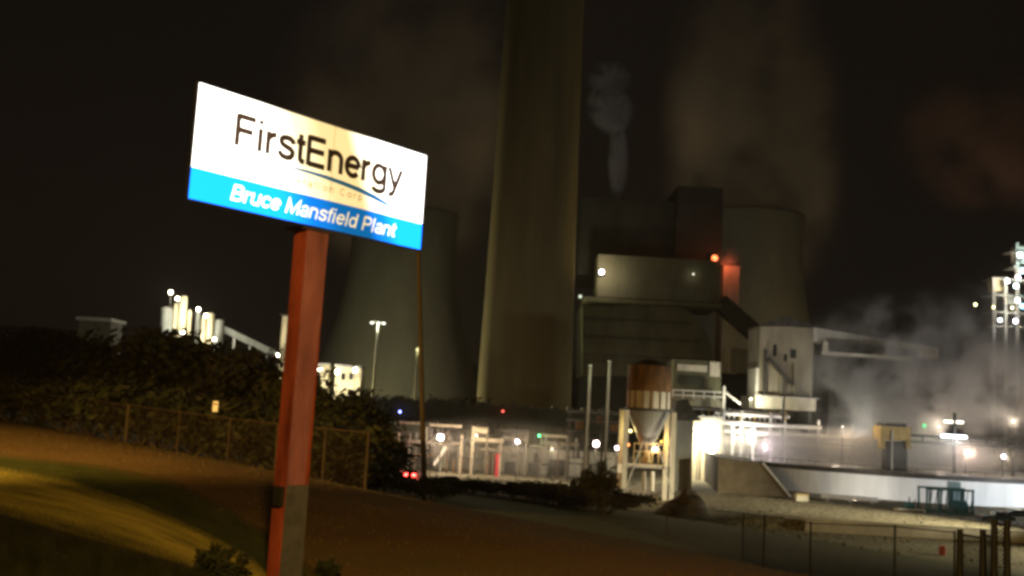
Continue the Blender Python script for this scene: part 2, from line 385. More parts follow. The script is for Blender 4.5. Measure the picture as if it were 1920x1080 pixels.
GLYPH = {
 'F': (.62, [ST, [(.09,.93),(.58,.93)], [(.09,.51),(.52,.51)]]),
 'E': (.68, [ST, [(.09,.93),(.61,.93)], [(.09,.52),(.58,.52)], [(.09,.07),(.62,.07)]]),
 'i': (.25, [[(.11,0),(.11,.74)], [(.11,.86),(.11,1)]]),
 'r': (.37, [[(.09,0),(.09,.74)], arc(.34,.42,.25,.25,175,92)]),
 's': (.54, [[(.47,.53),(.45,.62),(.37,.68),(.27,.692),(.16,.67),(.1,.6),(.1,.52),(.15,.45),(.27,.40),(.40,.35),(.46,.28),(.46,.19),(.40,.09),(.28,.055),(.16,.08),(.09,.15),(.07,.23)]]),
 't': (.32, [[(.15,.94),(.15,.2),(.16,.12),(.2,.075),(.3,.068)], [(.02,.68),(.30,.68)]]),
 'n': (.58, [[(.09,0),(.09,.74)], arc(.28,.46,.19,.215,180,0)+[(.47,0)]]),
 'e': (.57, [[(.08,.39),(.5,.39)], arc(.29,.37,.215,.305,4,322,26)]),
 'g': (.59, [ell(.28,.385,.2,.30), [(.49,.74),(.49,-.05)]+arc(.28,-.06,.21,.16,0,-165)]),
 'y': (.54, [[(.04,.74),(.27,.06)], [(.50,.74),(.24,-.1),(.2,-.18),(.14,-.21),(.05,-.2)]]),
 'B': (.68, [ST, [(.09,.93),(.36,.93)]+arc(.36,.725,.19,.205,90,-90)+[(.09,.52)], [(.38,.52)]+arc(.38,.295,.22,.225,90,-90)+[(.09,.07)]]),
 'u': (.58, [[(.09,.74),(.09,.28)]+arc(.28,.27,.19,.205,180,360), [(.47,.74),(.47,0)]]),
 'c': (.53, [arc(.29,.37,.215,.305,40,320,24)]),
 'M': (.85, [[(.09,0),(.09,.96),(.42,.1),(.75,.96),(.75,0)]]),
 'a': (.55, [arc(.27,.5,.18,.19,165,0)+[(.45,0)], ell(.26,.22,.19,.165)]),
 'f': (.31, [[(.14,0),(.14,.8)]+arc(.29,.8,.15,.13,180,90), [(.02,.68),(.29,.68)]]),
 'l': (.24, [[(.11,0),(.11,1)]]),
 'd': (.60, [ell(.28,.37,.2,.3), [(.49,0),(.49,1)]]),
 'P': (.64, [ST, [(.09,.93),(.36,.93)]+arc(.36,.69,.2,.24,90,-90)+[(.09,.45)]]),
 'G': (.77, [arc(.39,.5,.31,.43,42,335,28), [(.67,.08),(.67,.46),(.42,.46)]]),
 'C': (.72, [arc(.38,.5,.3,.43,45,315,26)]),
 'o': (.58, [ell(.29,.37,.215,.305)]),
 'p': (.60, [[(.09,.74),(.09,-.25)], ell(.3,.37,.2,.3)]),
 '.': (.24, [[(.1,0),(.1,.14)]]), ' ': (.30, [])}
def ribbon(pts, w):
    """flat stroke of even width along a line of 2D points"""
    n = len(pts); P = [Vector((*p, 0)) for p in pts]; vs = []
    closed = (P[0]-P[-1]).length < 1e-4
    for i in range(n):
        a = P[i-1] if i else (P[-2] if closed else None); b = P[i+1] if i < n-1 else (P[1] if closed else None)
        d0 = (P[i]-a).normalized() if a is not None else None; d1 = (b-P[i]).normalized() if b is not None else None
        d0 = d0 if d0 is not None else d1; d1 = d1 if d1 is not None else d0
        t = (d0+d1).normalized(); nn = Vector((-t.y, t.x, 0)); k = w/2/max(.45, nn.dot(Vector((-d0.y, d0.x, 0))))
        vs += [P[i]+nn*k, P[i]-nn*k]
    return vs, [(2*i, 2*i+1, 2*i+3, 2*i+2) for i in range(n-1)]
def sign_text(name, body, u0, u1, v, capfrac, mat, depth=-.016, par=None, shear=0, space=0.0, w=.14, wide=1.3):
    cap = capfrac*SH; X = 0; items = []
    for c in body:
        adv, strokes = GLYPH[c]; items.append((X, strokes)); X += (adv+space)*wide
    total = X - space*wide - .05
    sx = (u1-u0)*SW/(total*cap); mb = MB(); k = 0
    for x0, strokes in items:
        for st in strokes:
            vs, fs = ribbon([((x0+p[0]*wide)*sx, p[1]) for p in st], w)
            k += 1; d = depth-.0004*(k % 3)
            mb.add([(u0*SW+(q.x+q.y*shear)*cap, d, v*SH+q.y*cap) for q in vs], fs)
    return mb.build(name, mat, par or white_p, local=True)
sign_text('company_name', 'FirstEnergy', .140, .876, .553, .29, M['s_black'], w=.188)
sign_text('division_name', 'Generation Corp.', .30, .71, .352, .07, M['s_tan'], space=.18, w=.15)
sign_text('plant_name', 'Bruce Mansfield Plant', .145, .858, .068, .142, M['s_letter'], depth=-.018, par=blue_p, shear=.22, w=.118)
# swoosh: thin at the left, thick near the right, dipping at its end
def swoosh(pts, off):
    mb = MB(); n = 40; vs = []
    for i in range(n+1):
        t = i/n*(len(pts)-1); k = min(int(t), len(pts)-2); w = t-k
        p = [pts[k][j]*(1-w)+pts[k+1][j]*w for j in range(3)]
        vs += [(p[0]*SW, off, (p[1]+p[2]/2)*SH), (p[0]*SW, off, (p[1]-p[2]/2)*SH)]
    return mb.add(vs, [(2*i, 2*i+2, 2*i+3, 2*i+1) for i in range(n)])
swoosh([(.29,.488,.006),(.36,.492,.014),(.44,.494,.026),(.52,.488,.036),(.60,.474,.043),(.68,.452,.047),(.75,.42,.048),(.81,.385,.036),(.845,.362,.010)], -.015).build('swoosh', M['s_swoosh'], white_p, local=True)
# post
pole_c = .516*SW; pw, pd = .43*SC, .30*SC
post_bot = -(sbl.z-11.6)
MB().box(pole_c-pw/2, pole_c+pw/2, .06, .06+pd, post_bot, -fr).build('post', M['red_paint'], sign, local=True)
# the cladding ends part way down where bare steel begins
pb = at(560, 908, 16.9).z - sbl.z
mb = MB(); x0, x1 = pole_c-pw/2+.005, pole_c+pw/2+.004
mb.hexa([(x0, .045, pb-.06), (x1-.1, .045, pb-.06), (x1-.1, .058, pb-.06), (x0, .058, pb-.06), (x0, .045, -fr), (x1, .045, -fr), (x1, .058, -fr), (x0, .058, -fr)])
mb.build('post_cladding', M['pink_and_lit_red'], sign, local=True)
MB().box(x0+.001, x1-.003, .05, .058, post_bot, pb-.062).build('steel_plate', M['grey_steel'], sign, local=True)
MB().box(pole_c-pw/2-.12, pole_c+pw/2+.12, .0, .06+pd+.1, -fr-.05, -fr-.012).build('bracket', M['grey_steel'], sign, local=True)
for k_ in range(9):
    zq = -.5-k_*.42
    for xq in (x0+.03, x1-.03): MB().cyl((xq,.035,zq),(xq,.0449,zq),.014,None,8).build('bolt', M['grey_steel'], sign, local=True)
MB().box(SW*.545, SW*.547, -.0132, -.0122, SH*BAND+.002, SH).build('panel_joint', M['s_tan'], white_p, local=True)
bz = at(527, 935, 16.9).z - sbl.z
MB().box(pole_c-pw/2-.09, pole_c-pw/2-.002, .08, .08+pd*.6, bz-.16, bz+.16).build('junction_box', M['black'], sign, local=True)
MB().box(pole_c-.45, pole_c+.45, -.25, .65, post_bot-.3, post_bot+.12).build('footing', M['concrete_small'], sign, local=True)

# ------------------------------------------------------------------ street lamp behind the camera (lights the hilltop)
def street_lamp(p, tgt, P, label, cone):
    p = Vector(p); h = 13
    sl = thing('street_lamp', label, 'street lamp', p, 'street lamps along the hilltop road')
    MB().cyl(p-Vector((0,0,.3)), p+Vector((0,0,h)), .13, .08).build('pole', M['steel'], sl)
    MB().cyl(p+Vector((0,0,h-.1)), p+Vector((1.2,1.2,h+.3)), .05).build('arm', M['steel'], sl)
    hd = MB().ball(p+Vector((1.5,1.5,h+.3)), (.4,.3,.14)).build('lamp_head', M['steel'], sl)
    MB().ball(p+Vector((1.5,1.5,h+.2)), (.25,.18,.08)).build('lens', emat('sodium_lens', (1,.55,.12), 30), hd)
    light(sl, p+Vector((1.5,1.5,h)), (1,.58,.14), P, .6, cone, tgt, .9)
street_lamp((-42,10,12), (-21,56,12), 225000, 'sodium street lamp by the road far left of the sign', 62)
street_lamp((2.1,-15.3,12), (1,32,11), 44000, 'sodium street lamp by the road behind the camera', 72)

# ------------------------------------------------------------------ cooling towers
def cooling_tower(cx, cy_, label, mat=None, wide=1.0):
    t = thing('cooling_tower', label, 'cooling tower', (cx, cy_, 0), 'cooling towers of the plant')
    prof = [(54.5,9),(51.6,18),(47.6,32),(43.8,46),(39,63),(35.4,80),(32.8,96),(31.6,109),(31.3,120),(31.9,130),(32.4,136)]
    prof = [(r*wide, z) for r, z in prof]; fine = []
    for k in range(len(prof)-1):
        for i in range(3):
            w = i/3; fine.append((prof[k][0]*(1-w)+prof[k+1][0]*w, prof[k][1]*(1-w)+prof[k+1][1]*w))
    fine.append(prof[-1]); inner = [(r-1, z) for r, z in reversed(fine)]
    MB().lathe((cx, cy_, 0), fine+inner, 96).build('shell', mat or M['concrete'], t, smooth=True)
    mb = MB()
    for i in range(40):
        a = 2*math.pi*i/40; b2 = 2*math.pi*(i+.5)/40; c2 = 2*math.pi*(i-.5)/40
        top = (cx+54*wide*math.cos(a), cy_+54*wide*math.sin(a), 9.2)
        for q in (b2, c2): mb.bar((cx+57*wide*math.cos(q), cy_+57*wide*math.sin(q), -.2), top, 1.0)
    mb.build('base_columns', M['concrete'], t)
    return t
ct1c = at(748, 600, 640); ct1 = cooling_tower(ct1c.x, 640, 'dim olive cooling tower behind the sign, left of the tall chimney', None, 1.055)
ct2c = at(1398, 600, 588); ct2 = cooling_tower(ct2c.x, 588, 'dark brown cooling tower behind the boiler house and red beacon')

# ------------------------------------------------------------------ chimney
cc = at(981.5, 760, 335); CHX = cc.x; CHY = 335
ch = thing('chimney', 'very tall tapering concrete chimney running out of the top of the picture', 'chimney', (CHX, CHY, 0))
k = 335/1900
MB().lathe((CHX, CHY, 0), [(92*k,0),(88.5*k,16),(84*k,55),(80*k,95),(77.5*k,130),(75*k,165),(72*k,260),(70*k,262),(70*k,150)], 72).build('shaft', M['chimney'], ch, smooth=True)
mb = MB()
for i in range(60):
    pass
MB().bar((CHX-.92*k*80, CHY-38*k, 2), (CHX-.92*k*66, CHY-32*k, 240), .5).build('ladder', M['steel_dark'], ch)

# ------------------------------------------------------------------ boiler house
BY = 385
bo = thing('boiler_house', 'huge stepped dark boiler house right of the chimney with a steaming roof stack', 'building', (at(1220,700,BY).x, BY, 0))
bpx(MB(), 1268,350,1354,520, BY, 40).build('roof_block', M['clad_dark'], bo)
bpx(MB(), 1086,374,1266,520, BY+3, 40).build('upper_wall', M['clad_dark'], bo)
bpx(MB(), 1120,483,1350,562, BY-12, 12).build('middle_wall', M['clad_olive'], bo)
mb = MB()
for i in range(24): 
    x = 1122+i*9.7
    bpx(mb, x, 484, x+1.2, 560, BY-12.07, .06)
mb.build('cladding_ribs', M['clad_olive'], bo)
bpx(MB(), 1096,563,1354,570, BY-16, 30).build('ledge', M['clad_olive'], bo)
poly = [at(x, y, BY-10) for x, y in ((1092,572),(1268,572),(1290,582),(1308,600),(1322,622),(1333,648),(1340,676),(1344,705),(1092,705))]
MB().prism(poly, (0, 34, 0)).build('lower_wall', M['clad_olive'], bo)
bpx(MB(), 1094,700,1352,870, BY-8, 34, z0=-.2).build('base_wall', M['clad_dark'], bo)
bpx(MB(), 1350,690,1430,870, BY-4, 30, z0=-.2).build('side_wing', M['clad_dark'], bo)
bpx(MB(), 1372,655,1424,700, BY-6, 16).build('wing_roof_house', M['clad_mid'], bo)
MB().bar(at(1348,566,BY-8), at(1432,640,BY-8), 6, 6).build('duct', M['clad_dark'], bo)
a = at(1158, 378, BY+8)
st = MB().cyl(a-Vector((0,0,4)), a+Vector((0,0,2.5)), 1.3, 1.1, 14).build('steam_stack', M['steel'], bo)
mb = MB()
for y in (596, 630, 664):
    mb.bar(at(1094,y,BY-10.6), at(1300+ (y-596)*.4,y+11,BY-10.6), .5)
mb.build('walkway_rails', M['steel_dark'], bo)

# ------------------------------------------------------------------ lamps
WHT = (1, .86, .95); WARM = (1, .82, .5); YEL = (1, .72, .28); RED = (1, .10, .04); GRN = (.08, 1, .3); BLU = (.2, .3, 1)
def lamp(px, py, Y, label, col=WHT, size=.55, power=1500, glow=14, pole_to=None, name='floodlight', off=1.0, cat='lamp', group='lamps lighting the plant', arm=1.2, dz=0.0):
    p = at(px, py, Y); size *= .72; power *= 2.2; glow *= 1.5
    t = thing(name, label, cat, p, group)
    key = 'lens_%s_%d' % (name, int(glow*10)+int(col[0]*100)*7+int(col[1]*100)*13+int(col[2]*100)*29)
    h = MB(); h.hexa([p+Vector(q) for q in ((-size*1.1,.25*size,-size*1.1),(size*1.1,.25*size,-size*1.1),(size*.6,size*1.5,-size*.6),(-size*.6,size*1.5,-size*.6),
                     (-size*1.1,.25*size,size*1.1),(size*1.1,.25*size,size*1.1),(size*.6,size*1.5,size*.6),(-size*.6,size*1.5,size*.6))])
    h = h.build('housing', M['steel_dark'], t)
    MB().ball(p, (size, size*.7, size)).build('lens', emat(key, col, glow), h, smooth=True)
    if pole_to is not None:
        MB().cyl((p.x, p.y+size*1.2, pole_to), p+Vector((0,size*1.2,-size*.2)), .12, .1, 8).build('pole', M['steel_dark'], t)
    else:
        MB().bar(p+Vector((0,size*1.3,0)), p+Vector((0,size*1.3+arm,0)), .18).build('bracket', M['steel_dark'], t)
    lc = (1, .8, .6) if (col[0] > .8 and col[2] > .84 and col[1] > .7) else col      # white lamps give a warm light on what they hit
    if power: light(t, p+Vector((0,-off,dz)), lc, power, size*.8)
    return t
lamp(1128,510,BY-14.5, 'bright white lamp on the left corner of the olive boiler house wall', (1,.9,1), 1.2, 2600, 12, arm=1, off=5)
lamp(1300,514,BY-13.3, 'tiny dim white lamp on the right of the olive boiler house wall', (1,.9,.7), .5, 60, 1.2, arm=.6)
lamp(1088,556,BY-18, 'small grey lamp at the left end of the boiler house ledge', (.8,.9,.7), .9, 150, .5, arm=.8)
lamp(1340,484,BY-3, 'red warning beacon on the right corner of the boiler house', (1,.16,.05), 1.6, 0, 3.4, name='beacon', arm=1.5)
rb = bpy.data.objects['beacon']; light(rb, at(1360,488,BY-10), (1,.15,.05), 2300, .5)
# lit corner beside the beacon
bc = thing('lift_shaft', 'narrow shaft lit red by the beacon beside it', 'building', (at(1366,600,BY-6).x, BY-6, 0))
bpx(MB(), 1354,498,1384,700, BY-5, 12).build('wall', M['clad_pale'], bc)
bpx(MB(), 1352,492,1386,498, BY-5.3, 13).build('roof', M['clad_dark'], bc)

# ------------------------------------------------------------------ left: lit silo group far off
LY = 420
def far_silo(px0, px1, ytop, ybot, label, mat, cone=False):
    xm = (px0+px1)/2
    b0 = at(xm, ybot, LY); tp = at(xm, ytop, LY); r = (px1-px0)/2*LY/F
    t = thing('storage_silo', label, 'silo', (b0.x, LY, 0), 'lit silos beyond the trees')
    MB().cyl((b0.x, LY, 0), (tp.x, LY, tp.z), r, r, 20).build('shell', mat, t, smooth=False)
    MB().cyl((tp.x, LY, tp.z), (tp.x, LY, tp.z+r*.35), r*1.06, r*.5, 20).build('roof', M['steel'], t)
    return t
far_silo(302,326,580,640, 'grey silo at the left of the lit silo group beyond the trees', M['grey_panel'])
far_silo(327,335,570,640, 'thin cream silo just right of the grey silo beyond the trees', M['yellow_wall'])
far_silo(337,352,556,640, 'tallest brightly lit cream silo of the group beyond the trees', M['yellow_wall'])
far_silo(353,360,582,640, 'short thin cream silo beside the tallest lit one', M['yellow_wall'])
far_silo(368,377,584,646, 'pale silo in the middle of the lit group under a lamp', M['grey_panel'])
far_silo(379,388,596,646, 'short lit cream silo with a lamp on top', M['yellow_wall'])
far_silo(390,402,588,650, 'bright cream silo right of the middle of the lit group', M['yellow_wall'])
far_silo(404,420,602,652, 'broad grey silo at the right end of the lit group', M['grey_panel'])
def ltop(px, py, label, P=4000, s=1.0, g=16, Y=LY-9, pole=None, col=(1,.93,.7)):
    return lamp(px, py, Y, label, col, s, P, g, pole_to=0 if pole is None else pole)
ltop(320,548, 'topmost white lamp over the lit silos, left one')
ltop(333,560, 'second white lamp from the left over the lit silos')
ltop(372,580, 'white lamp right of the gap in the lit silos')
ltop(386,592, 'white lamp over the short lit silo')
ltop(402,636, 'low bluish lamp at the right foot of the lit silos', 3000, .8)
ltop(342,622, 'low lamp at the foot of the tallest lit silo', 7000, 1.1, col=(1,1,.8))
# conveyor sloping down from the silos
cv = thing('conveyor', 'thin pale conveyor sloping down from the lit silos to the right', 'conveyor', (at(470,640,LY).x, LY, 0))
MB().bar(at(418,616,LY+2), at(528,669,LY+2), 3, 2.6).build('gallery', M['grey_panel'], cv)
mb = MB()
for px, py in ((440,630),(470,645),(500,659)):
    q = at(px, py, LY+2); mb.bar((q.x,q.y,0), q, .8)
mb.build('trestles', M['steel'], cv)
tw = thing('head_tower', 'narrow pale lit tower left of the red sign post', 'tower', (at(531,640,LY).x, LY, 0))
bpx(MB(), 526,592,540,690, LY, 6, z0=0).build('wall', M['yellow_wall'], tw)
bpx(MB(), 524,588,542,592, LY-.5, 7).build('roof', M['steel_dark'], tw)
ltop(520,666, 'bluish lamp at the foot of the narrow pale tower', 4500, 1.0)
b1 = thing('pump_shed', 'brightly lit cream shed just right of the red sign post', 'shed', (at(606,700,300).x, 300, 0))
bpx(MB(), 594,684,615,740, 300, 5, z0=0).build('wall', M['yellow_wall'], b1)
bpx(MB(), 592,681,617,684, 299.6, 6).build('roof', M['steel'], b1)
b2 = thing('workshop', 'brightly lit cream building in front of the left cooling tower', 'building', (at(650,700,300).x, 300, 0))
bpx(MB(), 628,689,676,740, 300, 8, z0=0).build('wall', M['yellow_wall'], b2)
bpx(MB(), 626,685,678,689, 299.5, 9).build('roof', M['steel'], b2)
for x_ in (640, 655): bpx(MB(), x_,700,x_+7,712, 299.9, .2).build('window', M['glass'], b2)
ltop(600,692, 'white lamp on the bright shed right of the red post', 2600, .8, 14, 295)
ltop(633,697, 'left white lamp on the lit workshop before the cooling tower', 2600, .85, 16, 294)
ltop(666,694, 'right white lamp on the lit workshop before the cooling tower', 2200, .8, 16, 294)
# faint roof far left
fb = thing('far_shed', 'faint beige flat roofed shed above the trees at far left', 'shed', (at(175,610,330).x, 330, 0))
bpx(MB(), 146,600,206,660, 330, 10, z0=0).build('wall', M['clad_mid'], fb)
bpx(MB(), 142,595,209,601, 328.5, 13).build('roof_edge', M['white'], fb)
# high mast
hm_b = at(706,740,380); hm_t = at(709,604,380)
hm = thing('high_mast', 'tall thin light mast with a lit crossbar before the cooling tower', 'light mast', (hm_t.x, 380, 0))
MB().cyl((hm_t.x,380,0), hm_t, .55, .35, 10).build('pole', M['steel'], hm)
MB().bar(hm_t+Vector((-2.4,0,0)), hm_t+Vector((2.4,0,0)), .5, .35).build('crossbar', M['steel'], hm)
for dx in (-2.2, .2, 2.2):
    q = hm_t+Vector((dx,-.5,-.4)); MB().ball(q, (.7,.5,.4)).build('lamp_head', emat('mast_lens', (.95,.95,.75), 3.0), hm)
light(hm, hm_t+Vector((0,-1.5,-2)), (1,1,.7), 1500, 1)
hb = at(783,655,360)
h2 = thing('light_pole', 'small light pole left of the leaning wooden pole', 'light pole', (hb.x, 360, 0))
MB().cyl((hb.x,360,0), hb, .3, .2, 8).build('pole', M['steel'], h2)
MB().ball(hb+Vector((0,-.4,0)), (.55,.4,.6)).build('lamp_head', emat('pole_lens', (1,.9,.4), 1.3), h2)
light(h2, hb+Vector((0,-1.2,-1)), (1,.9,.4), 300, .5)

# unseen floodlights for towers and chimney, and added ones for the steam plumes
def flood_up(x, y, z, tgt, col, P, label, angle=80):
    t = thing('unseen_floodlight', label, 'floodlight', (x, y, 0), 'unseen floodlights around the towers')
    MB().cyl((x,y,0),(x,y,z),.25,.2,8).build('pole', M['steel'], t)
    MB().box(x-.6,x+.6,y-.3,y+.3,z,z+.9).build('housing', M['steel_dark'], t)
    light(t, (x,y,z+1.6), col, P, 1.0, angle, tgt)
flood_up(ct1c.x-8, 495, 11, (ct1c.x, 600, 40), (1,.93,.5), 74000, 'unseen floodlight on a pole before the left cooling tower', 70)
flood_up(ct2c.x+30, 480, 11, (ct2c.x, 545, 80), (1,.8,.4), 42000, 'unseen floodlight on a pole before the right cooling tower', 80)
flood_up(CHX-70, 396, 9, (CHX-14, 340, 45), (1,.88,.36), 420000, 'unseen floodlight on a pole left of the chimney', 75)
flood_up(CHX+62, 352, 24, (CHX+12, 338, 105), (1,.74,.2), 60000, 'unseen floodlight on a pole right of the chimney', 62)
flood_up(ct1c.x, 750, 30, (ct1c.x, 645, 195), (1,.70,.36), 420000, 'added plume floodlight on a pole behind the left cooling tower', 62)
flood_up(ct2c.x, 715, 30, (ct2c.x, 600, 190), (1,.70,.36), 420000, 'added plume floodlight on a pole behind the right cooling tower', 62)
flood_up(ct2c.x+155, 720, 30, (ct2c.x+155, 640, 185), (1,.5,.28), 170000, 'added plume floodlight on a pole far right behind the cooling towers', 40)

# ------------------------------------------------------------------ wooden utility pole
wt = at(784,440,75); wb = at(799,905,75)
gz = tz(wb.x, 75)
up_ = thing('utility_pole', 'dark leaning wooden utility pole right of the sign', 'utility pole', (wb.x, 75, gz))
MB().cyl((wb.x,75,gz-.3), wt, .21, .15, 12).build('shaft', M['wood'], up_)
MB().cyl(wt-Vector((0,0,.02)), wt+Vector((0,0,.12)), .17, .05, 10).build('cap', M['steel'], up_)

# ------------------------------------------------------------------ middle yard: gallery, racks, sheds
gl = thing('pipe_gallery', 'long dark enclosed gallery crossing low before the chimney', 'gallery', (at(930,775,275).x, 275, 0))
a0, a1, zb, zt = boxpx(690,752,1168,796,275)
p0 = at(690,746,275); p1 = at(1168,762,275)
zt = 15.9
MB().box(p0.x, p1.x, 275, 281, 11.2, zt).build('enclosure', M['clad_dark'], gl)
mb = MB()
for i in range(46):
    x = p0.x+(p1.x-p0.x)*(i+.5)/46; mb.box(x-.12, x+.12, 274.8, 274.98, 11.3, zt-.1)
mb.build('wall_ribs', M['clad_dark'], gl)
rnd = random.Random(4)
for i in range(22):
    x = p0.x+(p1.x-p0.x)*(i+.2+.5*rnd.random())/22; w = .4+rnd.random()*.9; h = .4+rnd.random()*1.3; MB().box(x-w, x+w, 276, 279, zt+.002, zt+h).build('roof_vent', M['steel_dark'], gl)
for i in range(9):
    x = p0.x+(p1.x-p0.x)*(i+.3)/9; MB().box(x-.3, x+.3, 276, 276.6, 0, 11.19).build('column', M['steel_dark'], gl)

RY = 236
ra = thing('pipe_rack', 'steel pipe rack with pale pipes between the wooden pole and the silo', 'pipe rack', (at(930,840,RY).x, RY, 0))
def pipe(parent, x0, y0, x1, y1, Y, r, mat, name='pipe'):
    a = at(x0, y0, Y); b = at(x1, y1, Y); b.z = a.z if abs(x1-x0) > 3*abs(y1-y0) else b.z
    return MB().cyl(a, b, r, r, 10).build(name, mat, parent)
def post(parent, px, y0, Y, w, mat, name='column', zb=0, y1=None):
    t = at(px, y0, Y); z0 = zb if y1 is None else at(px, y1, Y).z
    return MB().box(t.x-w/2, t.x+w/2, Y+.0, Y+w, z0, t.z).build(name, mat, parent)
for x0, y0, x1, r, mt in ((744,791,790,.38,'steel'),(806,796,866,.42,'white'),(762,827,866,.5,'steel'),(886,806,915,.9,'white'),(886,824,945,.62,'white'),(1016,816,1064,.4,'white'),
                       (1018,830,1086,.55,'steel'),(1012,840,1098,.3,'steel_dark'),(944,820,990,.4,'steel'),(935,806,992,.35,'steel_dark'),(690,806,760,.4,'steel_dark'),(900,842,960,.35,'steel')):
    pipe(ra, x0, y0, x1, y0+(x1-x0)*.056, RY, r*.85, M[{'steel':'rack_grey','white':'rack_tan','steel_dark':'steel_dark'}[mt]])
for px, y0 in ((748,812),(800,800),(866,816),(888,800),(914,806),(940,822),(1016,812),(1064,818),(1103,808),(988,808)):
    post(ra, px, y0, RY-.6, .6 if px in (748,866,888) else .4, M['rack_tan' if px in (748,866,888,940) else 'rack_grey'])
MB().bar(at(836,838,RY-1), at(814,872,RY-1), .55).build('brace', M['white'], ra)
rnd = random.Random(12)
for i in range(52):
    px = rnd.uniform(690, 1160); py = 796+px*.03-22+rnd.uniform(0, 70); L_ = rnd.uniform(14, 70)
    if rnd.random() < .6: pipe(ra, px, py, px+L_, py+L_*.056, RY+rnd.uniform(-1.5,3), rnd.uniform(.1,.26), M[rnd.choice(['steel_dark','rust','steel_dark','clad_mid'])], 'small_pipe')
    else: post(ra, px, py, RY+rnd.uniform(-2,3), rnd.uniform(.2,.45), M[rnd.choice(['steel_dark','rust','steel'])], 'stanchion')
for px, py, w, h in ((905,852,9,26),(958,848,12,10),(1000,850,10,34),(1075,846,12,14),(780,852,10,28),(860,856,8,30)):
    bpx(MB(), px, py, px+w, py+h, RY+3, 1.5).build('junction_cabinet', M[rnd.choice(['clad_mid','rust','steel_dark'])], ra)
# dark pipe bridge and bents left of the silo
db = thing('pipe_bridge', 'dark steel pipe bridge between the gallery and the tall silo', 'pipe bridge', (at(1110,760,228).x, 228, 0))
for y in (770, 786, 806): pipe(db, 1062, y, 1172, y+6, 228, .35, M['steel_dark'])
for px in (1070,1100,1132,1164): post(db, px, 764, 228.5, .5, M['steel_dark'])
for px, y in ((1080,790),(1120,780),(1146,796)): bpx(MB(), px, y, px+14, y+16, 229, 1.5).build('valve_box', M['rust'], db)
# low wall/shed behind
sh = thing('long_shed', 'low tan shed with dark doorways below the pipes', 'shed', (at(1040,870,250).x, 250, 0))
a0, a1, zb, zt = boxpx(930,842,1170,895,250)
MB().box(a0, a1, 250, 262, -.1, zt).build('wall', M['clad_pale'], sh)
MB().box(a0-.4, a1+.4, 249.4, 262.5, zt+.002, zt+.5).build('roof', M['steel_dark'], sh)
for px0, px1, y0 in ((946,968,866),(990,1012,868),(1030,1066,862),(1118,1138,866)):
    q0, q1, qb, qt = boxpx(px0, y0, px1, 892, 249.8); MB().box(q0, q1, 249.7, 249.95, 0, qt).build('doorway', M['black'], sh)
s2 = thing('pale_shed', 'small pale shed behind the rack, right of the wooden pole', 'shed', (at(850,870,252).x, 252, 0))
a0, a1, zb, zt = boxpx(812,838,915,895,252)
MB().box(a0, a1, 252, 258, -.1, zt).build('wall', M['clad_pale'], s2)
MB().box(a0-.3, a1+.3, 251.5, 258.3, zt+.002, zt+.4).build('roof', M['steel'], s2)
MB().box(a0+(a1-a0)*.3, a0+(a1-a0)*.42, 251.75, 251.95, 0, 4).build('door', M['clad_mid'], s2)
s3 = thing('brick_store', 'dim brownish store building under the left end of the gallery', 'building', (at(720,840,262).x, 262, 0))
a0, a1, zb, zt = boxpx(690,800,800,880,262)
MB().box(a0, a1, 262, 270, -.1, 10.8).build('wall', M['clad_mid'], s3)
for i in range(5): MB().box(a0+2+i*2.6, a0+3.2+i*2.6, 261.8, 261.95, 5, 7).build('window', M['glass'], s3)
rp = thing('red_post', 'bright red post standing under the pipe rack', 'post', (at(933,890,RY-4).x, RY-4, 0))
q = at(933,852,RY-4); MB().cyl((q.x,RY-4,0),(q.x,RY-4,q.z),.38,.38,10).build('shaft', node_mat('bright_red', (.6,.02,.06), .5), rp)
MB().ball((q.x,RY-4,q.z),(.42,.42,.3)).build('cap', M['red_drum'], rp)
lamp(826,820,RY-5, 'bright white lamp with a halo right of the wooden pole', WHT, .85, 2600, 16, pole_to=0)
lamp(970,828,RY-5, 'violet white lamp in the middle of the pipe rack', (.9,.75,1), .55, 900, 10, pole_to=0)
lamp(1118,832,RY-20, 'bright pinkish white lamp left of the tall silo', (1,.85,.95), .8, 1800, 16, pole_to=0)
lamp(1157,840,RY-24, 'white lamp beside the left leg of the silo', (.97,.85,1), .5, 500, 12, pole_to=0)
lamp(750,772,274, 'small blue lamp on the dark gallery', (.25,.3,1), .45, 30, 6)
lamp(943,771,274, 'small red lamp on the dark gallery before the chimney', (1,.12,.08), .4, 20, 2.5)
lamp(1011,817,RY-1, 'small green lamp on the pipe rack', GRN, .4, 40, 4)
lamp(893,816,RY-4, 'warm lamp against the pale pipe block in the rack', WARM, .3, 900, 3, pole_to=0)
lamp(740,826,RY-3, 'pinkish red lamp behind the bushes left of the wooden pole', (1,.25,.22), .7, 250, 2.2, pole_to=0)
lamp(1035,842,RY-9, 'dim warm lamp over the middle doorway of the tan shed', (1,.85,.6), .22, 700, 2, pole_to=0)

# thin vent pipes
for px, y0, lb in ((1107,684,'thin pale vent pipe left of the silo, the shorter one'),(1143,676,'thin pale vent pipe left of the silo, the taller one')):
    q = at(px, y0, 225); t = thing('vent_pipe', lb, 'pipe', (q.x, 225, 0), 'vent pipes beside the silo')
    MB().cyl((q.x,225,0), (q.x,225,q.z-.3), .3, .3, 10).build('shaft', M['clad_mid'], t)
    MB().cyl((q.x,225,q.z-.3), (q.x,225,q.z), .5, .3, 10).build('cap', M['white'], t)
    light(t, (q.x-1.5, 222, q.z-2.5), (.9,1,.7), 420, .3)

